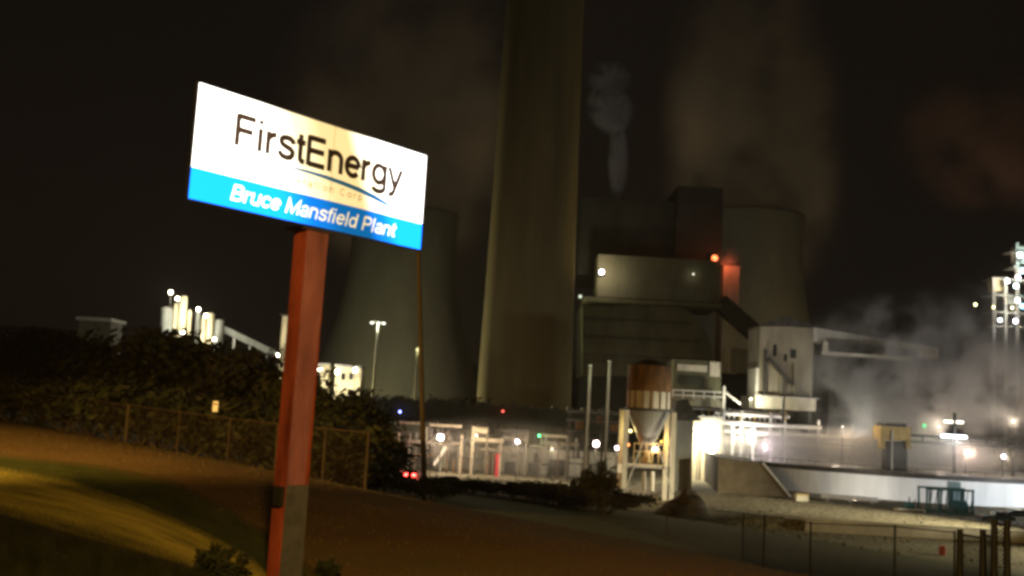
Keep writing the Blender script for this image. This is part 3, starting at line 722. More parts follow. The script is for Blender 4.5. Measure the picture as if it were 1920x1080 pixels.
# ------------------------------------------------------------------ the hopper silo
SY = 180
def sx(px, py=850): return at(px, py, SY)
si = thing('hopper_silo', 'tall silo with a rusty top and steel hopper standing on four pale legs', 'silo', (sx(1212,940).x, SY, tz(sx(1212).x, SY)))
c = at(1216,770,SY+4); cx_, cyy = c.x, SY+4.2
r = 41*SY/F*1.03
zr = at(1217,733,SY).z; zring = at(1216,768,SY).z; ztop = at(1219,684,SY).z; zcone = at(1212,852,SY).z
def cyl_at(z0, z1, r0, r1, n=28): return MB().cyl((cx_,cyy,z0),(cx_,cyy,z1), r0, r1, n)
cyl_at(zr, ztop, r*1.02, r*.98).build('upper_shell', M['rust'], si)
cyl_at(ztop, ztop+1.2, r*.95, r*.2).build('roof', M['steel_dark'], si)
cyl_at(zring, zr-.02, r*.99, r*.99).build('lower_shell', M['clad_pale'], si)
mb = MB()
for i in range(16):
    a = 2*math.pi*i/16; x = cx_+r*math.cos(a); y = cyy+r*math.sin(a); mb.box(x-.12,x+.12,y-.12,y+.12,zring,zr)
mb.build('shell_ribs', M['rust'], si)
MB().lathe((cx_,cyy,0), [(r*.9,zring-.25),(r*1.08,zring-.25),(r*1.08,zring+.25),(r*.9,zring+.25)], 28).build('ring_beam', M['steel_dark'], si)
cyl_at(zcone, zring-.26, .55, r*.97).build('hopper', M['grey_panel'], si)
L = [(-1,-1),(1,-1),(1,1),(-1,1)]; hw = (1255-1167)/2*SY/F
for u, v in L:
    x = cx_-.15+u*hw; y = cyy+v*hw*.9; MB().box(x-.4, x+.4, y-.4, y+.4, tz(x,y)-.3, zring-.26).build('leg', M['clad_pale'], si)
zbr = at(1210,876,SY).z
for v in (-1, 1):
    MB().bar((cx_-hw, cyy+v*hw*.9, zbr), (cx_+hw, cyy+v*hw*.9, zbr), .35).build('brace', M['steel'], si)
mb = MB()
mb.bar((cx_-hw, cyy-hw*.9-.3, zbr-4.5),(cx_-hw*.3, cyy-hw*.9-.3, zbr+4.5), .22); mb.bar((cx_+hw, cyy-hw*.9-.3, zbr-4.5),(cx_+hw*.3, cyy-hw*.9-.3, zbr+4.5), .22)
mb.build('diagonals', M['steel'], si)
for px in (1208,1224):
    q = at(px,884,SY+4); MB().cyl((q.x,SY+4,tz(q.x,SY+4)+2.0),(q.x,SY+4,q.z),.35,.35,10).build('discharge_pipe', M['clad_pale'], si)
MB().cyl((cx_,cyy,zcone-1.6),(cx_,cyy,zcone),.8,.6,12).build('feeder', M['tan'], si)
mb = MB(); 
for z in (zcone+.4, zcone+1.8): mb.bar((cx_-2.6,cyy-2.4,z),(cx_+3,cyy-2.4,z),.18)
for i in range(6): x = cx_-2.6+i*1.1; mb.bar((x,cyy-2.4,zbr),(x,cyy-2.4,zcone+1.8),.14)
mb.build('work_platform', M['tan'], si)
lamp(1228,842,SY+2, 'white lamp under the silo hopper', (1,.9,1), .42, 260, 12)
lamp(1182,808,SY+6, 'yellow lamp under the left side of the hopper', (1,.8,.3), .35, 250, 4)
lamp(1178,834,SY+5, 'orange red lamp by the left leg under the hopper', (1,.25,.06), .34, 60, 4)
lamp(1240,828,SY+7, 'amber lamp under the right side of the hopper', (1,.6,.1), .25, 300, 3)

# ------------------------------------------------------------------ grey elevator and dark cap right of the silo
el = thing('elevator_casing', 'dark grey upright casing with a black sloped cap right of the silo', 'building', (at(1282,880,205).x, 205, 0))
bpx(MB(), 1263,778,1299,890, 205, 5, z0=0).build('casing', M['grey_panel'], el)
poly = [at(x, y, 204.6) for x, y in ((1266,777),(1268,752),(1290,748),(1298,768),(1318,790),(1262,788))]
MB().prism([poly[i] for i in (0,1,2,3,4,5)], (0,5.5,0)).build('cap', M['steel_dark'], el)

# platform building right of silo top
pb_ = thing('platform_house', 'pale walled house with a white handrail between silo and stairs', 'building', (at(1310,740,262).x, 262, 0))
bpx(MB(), 1262,676,1352,745, 262, 12).build('wall', M['clad_olive'], pb_)
bpx(MB(), 1258,742,1356,762, 261.5, 13).build('floor_beam', M['clad_mid'], pb_)
bpx(MB(), 1331,679,1350,706, 261.6, .3).build('lit_panel', M['clad_pale'], pb_)
bpx(MB(), 1270,684,1326,696, 261.6, .3).build('pale_band', M['clad_pale'], pb_)
bpx(MB(), 1272,704,1320,722, 261.7, .2).build('louvre', M['clad_dark'], pb_)
mb = MB()
for dy in (0, 9): mb.bar(at(1262,731+dy,259), at(1360,736+dy,259), .3)
for i in range(6): mb.bar(at(1262+i*19.5,731+i,259), at(1261+i*19.5,746+i,259), .25)
mb.build('handrail', M['white'], pb_)
mb = MB(); mb.bar(at(1358,724,259), at(1356,768,259), .6); mb.bar(at(1361,737,259), at(1388,758,259), .8, .4); mb.build('stair', M['white'], pb_)
for px in (1268,1300,1350):
    q = at(px,760,264); MB().box(q.x-.5,q.x+.5,264,265,0,q.z).build('column', M['steel_dark'], pb_)

# bright pump house wall with the two floodlights
ph = thing('pump_house', 'small building with glaring cream wall under the two brightest floodlights', 'building', (at(1322,890,236).x, 236, 0))
bpx(MB(), 1296,786,1352,892, 236, 10, z0=0).build('wall', M['yellow_wall'], ph)
bpx(MB(), 1292,780,1356,786, 235.5, 11).build('roof', M['steel'], ph)
bpx(MB(), 1311,838,1314,890, 235.8, .15, z0=0).build('door_jamb', M['rust'], ph)
bpx(MB(), 1326,862,1345,889, 235.8, .15, z0=.1).build('door', M['tan'], ph)
lamp(1311,804,231, 'upper glaring floodlight on the cream pump house wall', (1,.95,.75), 1.3, 4500, 14, pole_to=0, off=.2, dz=-2.2)
lamp(1334,840,228, 'lower glaring floodlight at the right edge of the cream wall', (1,.88,.66), 1.6, 7500, 16, pole_to=0, off=.2, dz=-2.3)

# right pipe racks
rr = thing('pipe_rack', 'brightly lit bundle of pale pipes and posts right of the pump house', 'pipe rack', (at(1420,830,240).x, 240, 0))
for x0, y0, x1, r, mt, dY in ((1300,766,1475,.3,'steel',0),(1340,774,1480,.42,'white',-1),(1330,784,1470,.3,'steel_dark',1),(1318,790,1540,.5,'white',-1.5),(1335,800,1500,.3,'steel',1),
                          (1322,806,1640,.45,'white',-1),(1350,814,1560,.3,'steel_dark',1),(1325,819,1620,.4,'steel',-1),(1340,826,1600,.34,'white',0),(1330,831,1560,.22,'steel',0)):
    pipe(rr, x0, y0, x1, y0+(x1-x0)*.056, 240+dY, r, M[mt])
for px, y0, mt in ((1319,776,'white'),(1375,790,'white'),(1358,768,'steel'),(1392,770,'steel'),(1413,792,'white'),(1446,776,'steel'),(1470,742,'steel_dark'),(1472,790,'white'),(1536,788,'steel'),(1600,796,'steel'),(1640,806,'steel')):
    post(rr, px, y0, 238.2, .55, M[mt])
rnd = random.Random(8)
for i in range(16):
    px = 1330+i*9.5; q = at(px, 764+rnd.random()*10+i*.4, 239.5)
    MB().box(q.x-.18,q.x+.18,239.3,239.7,q.z-2.2,q.z).build('valve', M['steel' if i % 3 else 'tan'], rr)
lamp(1435,838,236, 'violet white lamp in the mist above the tank rim', (.85,.7,1), .5, 700, 8, pole_to=0)
lamp(1345,797,243, 'green lamp among the bright pipes', GRN, .4, 60, 3)
lamp(1565,833,250, 'dim pinkish lamp deep in the mist above the tank', (1,.85,.85), .8, 900, 1.6, pole_to=0)
lamp(1400,812,236, 'cream lamp among the pale pipes behind the tank rim', (1,.95,.8), .3, 1600, 4, pole_to=0)
lamp(1580,800,232, 'small white lamp on the far end of the pipe bundle', (1,.95,.9), .25, 900, 2, pole_to=0)

# ------------------------------------------------------------------ transfer tower with conveyor gallery
TY = 262
tt = thing('transfer_tower', 'pale clad tower with a dark stair, small black roof and sloping gallery', 'tower', (at(1474,740,TY).x, TY, 0))
bpx(MB(), 1424,612,1524,748, TY, 13).build('wall', M['tower_clad'], tt)
bpx(MB(), 1418,690,1426,748, TY+.3, 9).build('side_annex', M['white'], tt)
poly = [at(x, y, TY-.5) for x, y in ((1420,612),(1440,604),(1474,592),(1512,606),(1528,612))]
MB().prism(poly, (0,14,0)).build('roof', M['steel_dark'], tt)
for x0,y0,x1,y1 in ((1482,655,1493,672),(1470,664,1476,677),(1450,646,1456,668)):
    bpx(MB(), x0,y0,x1,y1, TY-.12, .1).build('window', M['glass'], tt)
MB().bar(at(1441,672,TY-1), at(1486,722,TY-1), 1.1, .9).build('stair', M['steel_dark'], tt)
MB().bar(at(1435,655,TY-.8), at(1432,744,TY-.8), .75).build('drain_pipe', M['steel_dark'], tt)
mb = MB(); mb.bar(at(1466,690,TY-.8), at(1464,745,TY-.8), .5); mb.bar(at(1492,680,TY-.8), at(1489,745,TY-.8), .6); mb.build('riser_pipe', M['clad_mid'], tt)
bpx(MB(), 1418,744,1530,768, TY-3, 17).build('platform', M['clad_pale'], tt)
mb = MB(); mb.bar(at(1416,741,TY-3.2), at(1536,748,TY-3.2), .3); mb.build('platform_rail', M['steel'], tt)
for px in (1424,1470,1522):
    q = at(px,760,TY); MB().box(q.x-.5,q.x+.5,TY+1,TY+2,0,q.z-1).build('column', M['steel_dark'], tt)
cg = thing('conveyor_gallery', 'long beige conveyor gallery sloping from the pale tower into the steam', 'gallery', (at(1620,650,TY+8).x, TY+8, 0))
A = [at(1526,614,TY+2), at(1526,640,TY+2), at(1760,672,TY+24), at(1760,652,TY+24)]
MB().prism(A, (0,5,0)).build('enclosure', M['tan_wall'] if 'tan_wall' in M else M['clad_pale'], cg)
mb = MB(); mb.bar(at(1540,662,TY+2), at(1705,672,TY+2), .9, .9); mb.bar(at(1548,640,TY+2), at(1546,664,TY+2), 1.4, 1); mb.build('support_beam', M['clad_pale'], cg)
MB().bar(at(1548,650,TY+4), at(1710,668,TY+12), 4, 3.4).build('belt_frame', M['steel_dark'], cg)
for px, py in ((1560,664),(1640,668),(1700,672)):
    q = at(px,py,TY+8); MB().box(q.x-.6,q.x+.6,TY+8,TY+9,0,q.z).build('trestle', M['steel_dark'], cg)
bk = thing('screen_house', 'dim grey building half hidden in steam below the conveyor gallery', 'building', (at(1610,760,TY+20).x, TY+20, 0))
bpx(MB(), 1528,676,1720,830, TY+20, 20, z0=0).build('wall', M['clad_dark'], bk)
bpx(MB(), 1524,672,1724,677, TY+19.5, 21).build('roof', M['steel_dark'], bk)
lamp(1408,748,256, 'dim warm lamp low on the left of the pale tower', (1,.95,.7), .35, 2200, 2, pole_to=0)

# ------------------------------------------------------------------ round tank
TCX, TCY, TR_ = 92, 244, 42
rim = at(1640,884,TCY-TR_).z
tk = thing('settling_tank', 'wide round white tank with a dark rim and mist over it', 'tank', (TCX, TCY, 0))
MB().lathe((TCX,TCY,0), [(TR_,-.3),(TR_,rim-.9)], 160).build('wall', M['tank_white'], tk, smooth=True)
MB().lathe((TCX,TCY,0), [(TR_-.6,rim-.9),(TR_+.55,rim-.9),(TR_+.55,rim-.35),(TR_+.25,rim-.3),(TR_+.25,rim),(TR_-.6,rim),(TR_-.6,rim-.9)], 160).build('rim', M['steel_dark'], tk)
M['water'] = node_mat('grey_water', (.3,.28,.24), .25, var=.1, scale=.3, bump=.1)
MB().lathe((TCX,TCY,0), [(TR_-.61,rim-.5),(.5,rim-.45)], 96).build('water', M['water'], tk)
mb = MB()
for i in range(80):
    a = 2*math.pi*i/80; mb.bar((TCX+(TR_+.1)*math.cos(a),TCY+(TR_+.1)*math.sin(a),rim),(TCX+(TR_+.1)*math.cos(a),TCY+(TR_+.1)*math.sin(a),rim+1.0),.07)
mb.lathe((TCX,TCY,0), [(TR_+.05,rim+.95),(TR_+.15,rim+.95),(TR_+.15,rim+1.05),(TR_+.05,rim+1.05),(TR_+.05,rim+.95)], 80)
mb.build('railing', M['steel_dark'], tk)
# bridge with lamps over the tank
br = thing('tank_bridge', 'dark walkway bridge with strip lamps crossing the misty tank', 'bridge', (at(1810,830,232).x, 232, rim))
for y in (815, 827):
    a = at(1690,y,232); b = at(1990,y+17,232); b.z = a.z; MB().bar(a, b, .6, .5).build('girder', M['steel_dark'], br)
mb = MB()
for i in range(9):
    q = at(1700+i*30,815+i*1.7,232); mb.bar((q.x,232,q.z),(q.x,232,q.z-1.6),.25)
mb.build('lattice', M['steel_dark'], br)
for px in (1700,1790,1900):
    q = at(px,836,232); MB().box(q.x-.25,q.x+.25,232,232.5,rim-.5,q.z+.4).build('leg', M['steel_dark'], br)
q = at(1790,774,231); MB().bar((q.x,231,rim-.5),(q.x,231,q.z),.5).build('mast', M['steel_dark'], br)
def tube(px0, px1, py, Y, label, col, P, g):
    a = at(px0,py,Y); b = at(px1,py+(px1-px0)*.056,Y); b.z = a.z
    t = thing('strip_lamp', label, 'lamp', a.lerp(b,.5), 'strip lamps on the tank bridge')
    MB().cyl(a, b, .3, .3, 10).build('tube', emat('tube_%d' % int(g*10), col, g), t)
    MB().box(a.x, b.x, Y-.1, Y+.5, a.z+.31, a.z+.5).build('housing', M['steel_dark'], t)
    light(t, a.lerp(b,.5)+Vector((0,-1.5,-.6)), col, P, .8)
tube(1765,1812,817,230.5, 'white bluish strip lamp under the bridge by the dark mast', (.85,.9,1), 1300, 9)
tube(1770,1806,790,234, 'cream strip lamp above the bridge behind the dark mast', (1,.95,.8), 1500, 3)
lamp(1733,798,233, 'green lamp on the left of the tank bridge', GRN, .35, 60, 4)
lamp(1812,848,228, 'pinkish lamp below the tank bridge', (1,.7,.62), .6, 700, 7, pole_to=rim-.5)
lamp(1882,856,226, 'white violet lamp below the right of the tank bridge', (.95,.85,1), .55, 500, 14, pole_to=rim-.5)
dh = thing('drive_house', 'tan machinery house on dark legs standing in the mist over the tank', 'machinery house', (at(1680,850,226).x, 226, rim))
bpx(MB(), 1652,800,1708,826, 226, 5).build('housing', M['tan'], dh)
bpx(MB(), 1660,794,1700,800, 225.8, 5.4).build('roof', M['steel_dark'], dh)
for px in (1656,1704): 
    bpx(MB(), px-4,824,px+4,842, 226, 2).build('side_leg', M['tan'], dh)
bpx(MB(), 1662,828,1700,848, 227, 3, z0=rim-.5).build('gearbox', M['steel_dark'], dh)
q = at(1673,808,225.7); MB().bar((q.x,225.7,rim-.5),(q.x,225.7,q.z),.35).build('pipe', M['clad_pale'], dh)
# dark wing wall at the tank's left
ww = thing('ramp_wall', 'dark brown sloping wing wall at the left end of the white tank', 'wall', (at(1410,890,198).x, 198, 0))
poly = [at(x, y, 198) for x, y in ((1347,858),(1430,869),(1494,938),(1347,905))]
poly[2].z = min(poly[2].z, .3); poly[3].z = -.2; poly[2].z = -.2
MB().prism(poly, (4,34,0)).build('wall', M['rust_dark'] if 'rust_dark' in M else node_mat('brown_wall', (.10,.08,.05), .9, var=.3, scale=.4), ww)
MB().bar(poly[1]+Vector((0,-.2,.1)), poly[2]+Vector((0,-.2,.3)), .35).build('handrail', M['steel'], ww)
# unseen mast added outside the right edge to light the tank wall
q = Vector((120, 172, 0))
tm = thing('added_light_mast', 'unseen added light mast washing the white tank wall', 'light mast', q)
MB().cyl(q, q+Vector((0,0,8)), .2, .15, 8).build('pole', M['steel'], tm)
MB().box(q.x-.8,q.x+.8,q.y-.3,q.y+.3,8,8.7).build('housing', M['steel_dark'], tm)
light(tm, q+Vector((-1,2,7.2)), (.9,.95,1), 75000, .6, 150, (84,203,2))
q = Vector((88, 186, 0))
tm = thing('added_wall_washer', 'added low floodlight on the yard facing the white tank wall', 'floodlight', q)  # lamp added to brighten the tank wall
MB().cyl(q, q+Vector((0,0,.5)), .12, .12, 8).build('stand', M['steel'], tm)
MB().box(q.x-.5,q.x+.5,q.y-.25,q.y+.1,.5,1).build('housing', M['steel_dark'], tm)
light(tm, q+Vector((0,.6,1.2)), (.93,.95,1), 11000, .4, 165, (88,203,3))

q = Vector((98, 138, 0))
tm = thing('added_light_mast', 'unseen added light mast lighting the grass slope and yard from the right', 'light mast', q)  # unseen mast added to brighten the slope and yard
MB().cyl(q, q+Vector((0,0,17)), .25, .18, 8).build('pole', M['steel'], tm)
MB().box(q.x-.8,q.x+.8,q.y-.3,q.y+.3,17,17.8).build('housing', M['steel_dark'], tm)
light(tm, q+Vector((-1.5,0,16.2)), (1,.92,.62), 85000, .6, 78, (34,122,0), .8)
light(tm, q+Vector((-1.5,.5,16.2)), (1,.9,.6), 420000, .6, 42, (44,176,1), 1)
for px, py, Y, P, c_, lb in ((1600,806,258,2600,(1,.93,.78),'added floodlight in the mist below the conveyor gallery'),(1760,800,258,2400,(1,.95,.86),'added floodlight behind the tank bridge under the steam'),(1900,790,246,5000,(1,.95,.86),'added floodlight in the steam at the right edge')):
    lamp(px, py, Y, lb, c_, .25, P/2.2, 4, pole_to=0)  # floodlights added to brighten the gallery and the steam
q = Vector((68, 195.5, 1.5))
tm = thing('added_wall_washer', 'added low floodlight in the yard facing the left of the white tank wall', 'floodlight', q)  # second lamp added for the left of the tank wall
MB().cyl(q-Vector((0,0,.2)), q+Vector((0,0,.5)), .12, .12, 8).build('stand', M['steel'], tm)
MB().box(q.x-.5,q.x+.5,q.y-.25,q.y+.1,q.z+.5,q.z+1).build('housing', M['steel_dark'], tm)
light(tm, q+Vector((0,.6,1.2)), (1,.95,.85), 4200, .4, 165, (68,212,3.5))
# ------------------------------------------------------------------ yard in front of the tank
YY = 168
# raised gravel bank with its pale retaining kerb wall
kb = thing('retaining_wall', 'long low pale concrete wall at the foot of the yard on the right', 'wall', (58, 150, 0))
MB().box(44.5, 190, 149.9, 150.55, -.8, 1.62).build('wall', M['concrete_small'], kb)
MB().box(44.4, 190.1, 149.8, 150.7, 1.622, 1.8).build('coping', M['concrete_small'], kb)
# pale pipe lying before the tank
pp = thing('ground_pipe', 'white pipe lying along the foot of the tank', 'pipe', at(1590,925,192))
a = at(1540,920,192); b = at(1645,930,192); MB().cyl((a.x,192,2.4),(b.x,192,2.2),.45,.45,12).build('pipe', M['white'], pp)
for t_ in (.1,.5,.9): q = a.lerp(b,t_); MB().box(q.x-.3,q.x+.3,191.6,192.4,1.2,2.0).build('saddle', M['concrete_small'], pp)
vb = thing('valve_box', 'small cream box left of the white pipe', 'box', at(1505,926,188))
vb['label'] = 'small cream coloured box at the left of the white pipe'
q = at(1505,918,188); q.z -= 1.0; MB().box(q.x-1.1,q.x+1.1,188,190,-.2,q.z).build('body', M['clad_pale'], vb)
MB().box(q.x-1.2,q.x+1.2,187.8,190.2,q.z+.002,q.z+.2).build('lid', M['tan'], vb)
# teal frame
tf = thing('steel_frame', 'dark teal open steel frame holding a teal vessel before the white tank', 'equipment skid', at(1782,962,176))
x0, x1, zb, zt = boxpx(1738,918,1824,962,176)
zg = tz((x0+x1)/2,176)
for i in range(5):
    x = x0+(x1-x0)*i/4
    for y in (176, 179.5): MB().box(x-.14,x+.14,y-.14,y+.14,zg-.1,zt).build('post', M['teal'], tf)
for y in (176, 179.5):
    for z in (zt, zg+.35): MB().bar((x0-.2,y,z),(x1+.2,y,z),.34,.36).build('beam', M['teal'], tf)
mb = MB()
for i in range(9): x = x0+(x1-x0)*(i+.5)/9; mb.bar((x,176,zg+.4),(x+.5,176,zt),.12)
mb.build('lattice', M['teal'], tf)
MB().cyl((x0+(x1-x0)*.62,178,zg+1.2),(x1-.3,178,zg+1.2),1.15,1.15,16).build('vessel', M['teal'], tf)
pn = thing('control_panel', 'pale blue panel standing behind the teal frame', 'panel', at(1789,925,182))
bpx(MB(), 1778,903,1802,928, 182, .5, z0=1.0).build('panel', M['blue_grey'], pn)
q = at(1789,928,182); MB().box(q.x-.9,q.x-.7,182.1,182.3,-.1,1.0).box(q.x+.7,q.x+.9,182.1,182.3,-.1,1.0).build('stand', M['steel'], pn)
pm = thing('pump_skid', 'small black pump on a low pale skid left of the teal frame', 'pump', at(1707,948,178))
q = at(1706,947,178); g0 = tz(q.x,178)
MB().box(q.x-2.4,q.x+2.6,177.2,179,g0-.05,g0+.45).build('skid', M['white'], pm)
MB().box(q.x-2.6,q.x+2.0,177,177.2,g0-.1,g0+.3).build('skid_side', M['steel_dark'], pm)
MB().cyl((q.x-.9,178,g0+1.0),(q.x+.7,178,g0+1.0),.6,.5,14).build('motor', M['teal'], pm)
MB().cyl((q.x-.1,178,g0+1.4),(q.x-.1,178,g0+2.5),.14,.1,8).cyl((q.x+.6,178,g0+1.2),(q.x+.95,178,g0+2.1),.12,.1,8).build('outlet', M['steel_dark'], pm)

# vehicles ----------------------------------------------------------
def vehicle(loc, rot, label, mat, pickup=False, L=4.8, name='parked_car', cat='car', tail=0):
    t = thing(name, label, cat, loc, rotz=rot)
    prof = ([(-.5*L,.35),(-.5*L,.95),(-.1*L,1.0),(-.08*L,1.72),(.16*L,1.75),(.28*L,1.08),(.48*L,.95),(.5*L,.38)] if pickup else
            [(-.5*L,.35),(-.5*L,.9),(-.42*L,1.0),(-.28*L,1.48),(.08*L,1.5),(.24*L,1.0),(.47*L,.85),(.5*L,.36)])
    mb = MB(); w = .9
    mb.prism([(x,-w,z) for x, z in prof], (0,2*w,0)); mb.build('body', mat, t, local=True)
    gl_ = MB()
    xa, xb = ((-.06*L,.15*L) if pickup else (-.26*L,.07*L))
    for s in (-1, 1): gl_.box(xa, xb, s*(w+.004)-.003, s*(w+.004)+.003, 1.08, 1.42)
    gl_.build('side_windows', M['glass'], t, local=True)
    for x in (-.31*L, .31*L):
        for s in (-1, 1): MB().cyl((x,s*(w-.16),.34),(x,s*(w+.03),.34),.34,.34,16).build('wheel', M['rubber'], t, local=True); MB().cyl((x,s*(w+.031),.34),(x,s*(w+.045),.34),.2,.2,12).build('rim', M['steel'], t.children[-1], local=True)
    for s in (-1, 1):
        MB().box(-.5*L-.03,-.5*L-.002,s*.64-.24,s*.64+.24,.62,1.0).build('tail_light', emat('tail_red', (1,.04,.03), 30) if tail else M['red_drum'], t, local=True)
        MB().box(.485*L,.5*L+.02,s*.62-.18,s*.62+.18,.62,.8).build('headlight', M['white'], t, local=True)
    return t
q = at(1868,962,166)
vehicle((q.x,166,tz(q.x,166)), R(4), 'dark blue pickup parked right of the teal frame', M['navy'], True, 5.6, 'pickup_truck', 'pickup')
q = at(1912,958,176)
vehicle((q.x,176,tz(q.x,176)), R(-6), 'dark blue car at the right edge behind the pickup', M['navy'], False, 4.7)
for px, Y, rz_, lb in ((748,172,66,'parked car with glowing red tail lights between the bushes and the wooden pole'),(776,160,80,'second parked car with red tail lights, nearer the wooden pole')):
    q = at(px,885,Y)
    c1 = vehicle((q.x,Y,tz(q.x,Y)), R(rz_), lb, M['steel_dark'], False, 4.6, tail=1)
    light(c1, Vector((q.x-1.3,Y-3.2,tz(q.x,Y)+.9)), (1,.06,.03), 900, .3)
q = at(850,902,140)
vehicle((q.x,140,tz(q.x,140)), R(12), 'dark car parked right of the wooden pole with pale highlights', M['steel_dark'], False, 4.6)

# drum on the slope
q = on_ground(1767,1043); dr = thing('oil_drum', 'rust red drum standing in the grass inside the right fence', 'drum', q)
MB().cyl(q-Vector((0,0,.05)), q+Vector((0,0,1.15)), .4,.4,18).build('body', M['red_drum'], dr)
MB().lathe(q, [(.39,.3),(.43,.34),(.39,.38)],18).lathe(q, [(.39,.75),(.43,.79),(.39,.83)],18).build('hoops', M['red_drum'], dr)

# dark mound right of the silo
q = at(1293,940,158); mb = MB(); vs = []; n = 30
mound = thing('earth_mound', 'dark earth mound between the silo and the gravel bank', 'mound', (q.x,160,tz(q.x,160)))
vs = []
for j in range(9):
    for i in range(n):
        a = 2*math.pi*i/n; rr_ = 1-j/8; h = (1-rr_**1.6)*4.2
        k_ = 1+.25*noise.noise((math.cos(a)*1.3,math.sin(a)*1.3,j*.3))
        vs.append((q.x+5.0*rr_*k_*math.cos(a), 160+7*rr_*k_*math.sin(a), tz(q.x,160)-.4+h*k_))
mb.add(vs, [(j*n+i,j*n+(i+1)%n,(j+1)*n+(i+1)%n,(j+1)*n+i) for j in range(8) for i in range(n)]).build('heap', M['earth'], mound, smooth=True)

rnd = random.Random(55); rb_ = MB()
for i in range(1800):
    x = rnd.uniform(14, 84); y = rnd.uniform(118, 199)
    if math.hypot(x-TCX, y-TCY) < TR_+1 or crest(x, y) < 86: continue
    z = tz(x, y); q_ = rnd.uniform(.06,.2)*(1 if rnd.random() < .93 else 2); a = rnd.uniform(0,3.1)
    k_ = [Vector((math.cos(a+j*1.57)*q_*rnd.uniform(.6,1.2), math.sin(a+j*1.57)*q_*rnd.uniform(.6,1.2), 0)) for j in range(4)]
    c_ = Vector((x,y,z-.05)); h_ = q_*rnd.uniform(.4,1.1)
    rb_.hexa([c_+k for k in k_]+[c_+k*.55+Vector((0,0,h_)) for k in k_])
M['rubble'] = node_mat('rubble', (.04,.035,.02), .95, var=.6, scale=.3, col2=(.15,.13,.085))
tag(rb_.build('rubble', M['rubble']), 'scattered rubble and tufts over the gravel yard before the tank', 'rubble', kind='stuff')
# ------------------------------------------------------------------ lit process tower at the right edge
PY = 360
pt = thing('process_tower', 'open steel process tower covered with bright lamps at the right edge', 'tower', (at(1895,600,PY).x, PY, 0))
for px in (1864,1886,1908,1932):
    q = at(px,455 if px > 1890 else 520,PY); MB().box(q.x-.5,q.x+.5,PY,PY+1,0,q.z).build('column', M['steel'], pt)
for y in (470,500,522,552,584,610):
    a = at(1860 if y > 515 else 1900,y,PY); b = at(1940,y+3,PY); MB().box(a.x,b.x,PY-.2,PY+8,a.z-.3,a.z+.2).build('deck', M['steel'], pt)
bpx(MB(), 1862,520,1882,546, PY+1.2, 4).build('panel', M['yellow_wall'], pt)
bpx(MB(), 1890,556,1906,570, PY+1.2, 4).build('panel', M['white'], pt)
bpx(MB(), 1906,462,1925,494, PY+1.2, 4).build('panel', M['white'], pt)
for i, (px, py, col, s, P, g, lb) in enumerate((
    (1889,527,(.9,.85,1),1.0,1800,14,'white violet lamp beside the cream panel of the process tower'),
    (1875,600,(.8,.95,1),1.0,700,12,'bluish white lamp at the lower left of the process tower'),
    (1904,602,(.9,.8,1),1.1,900,14,'violet white lamp at the lower right of the process tower'),
    (1908,563,(1,.95,.85),1.2,1500,12,'warm white lamp on the middle deck of the process tower'),
    (1905,536,(.7,1,.9),1.1,900,10,'greenish lamp right of the cream panel of the process tower'),
    (1909,520,(.9,.9,1),1.0,900,12,'white lamp above the greenish one on the process tower'),
    (1912,478,(.75,1,.9),1.3,2600,8,'topmost greenish white lamp of the process tower'),
    (1917,508,(.4,.75,1),1.3,900,5,'blue lamp high on the right of the process tower'),
    (1917,574,(.3,.75,1),1.2,500,5,'blue lamp low on the right of the process tower'),
    (1898,577,(1,.95,.6),.7,300,5,'small yellowish lamp on the lower deck of the process tower'))):
    lamp(px, py, PY-2.5, lb, col, s, P, g, group='lamps on the process tower')
for px, py, lb in ((1829,571,'yellow lamp on a pole left of the process tower'),(1863,576,'yellow lamp on the left foot of the process tower')):
    lamp(px, py, PY-8, lb, (1,.9,.45), .7, 200, 5, pole_to=0)

# ------------------------------------------------------------------ fences
def wire(mb, a, b, z0, z1, step=.13, r=.0022):
    L_ = (b-a).length; h = z1-z0; n = int((L_+h)/step)
    for i in range(n):
        for sgn in (0, 1):
            u0 = i*step-h; u1 = i*step; v0, v1 = 0, h
            if u0 < 0: v0 = -u0; u0 = 0
            if u1 > L_: v1 = h-(u1-L_); u1 = L_
            if v1 <= v0: continue
            if sgn: u0, u1 = L_-u0, L_-u1
            p = a.lerp(b, u0/L_); q = a.lerp(b, u1/L_)
            mb.bar((p.x,p.y,p.z+z0+v0), (q.x,q.y,q.z+z0+v1), r*2)
def fence(bases, h, label, mats, pr=.05, rail=True):
    t = thing('chain_link_fence', label, 'fence', bases[0])
    rl = MB(); wr = MB()
    for i, p in enumerate(bases):
        MB().cyl(p-Vector((0,0,.3)), p+Vector((0,0,h)), pr*(1.7 if mats and i in mats else 1), None, 8).build('post', M['wood'] if mats and i in mats else M['steel'], t)
        if i:
            a = bases[i-1]
            rl.cyl(a+Vector((0,0,h-.05)), p+Vector((0,0,h-.05)), pr*.6, None, 6)
            wire(wr, a, p, .05, h-.08)
    rl.build('top_rail', M['steel'], t); wr.build('wire_mesh', M['steel'], t)
    return t
M['fence_rust'] = node_mat('rusted_fence_steel', (.034,.022,.012), .8, var=.3)
fb_ = []
for px, Y in ((-150,110),(-50,96),(50,88),(150,82),(248,75),(345,69),(440,64),(530,59),(620,54),(700,50)):
    q = at(px, 700, Y); fb_.append(Vector((q.x, Y, tz(q.x, Y))))
steel_keep = M['steel']; M['steel'] = M['fence_rust']
lf = fence(fb_, 2.75, 'rusty chain link fence along the hilltop before the trees', {4}, .075)
M['steel'] = steel_keep
sp_ = thing('warning_sign', 'small white notice hanging on the hilltop fence', 'notice', at(405,762,66.3))
q = at(405,762,66.0)
MB().box(q.x-.17,q.x+.17,q.y-.15,q.y-.13,q.z-.34,q.z+.34).build('plate', M['white'], sp_)
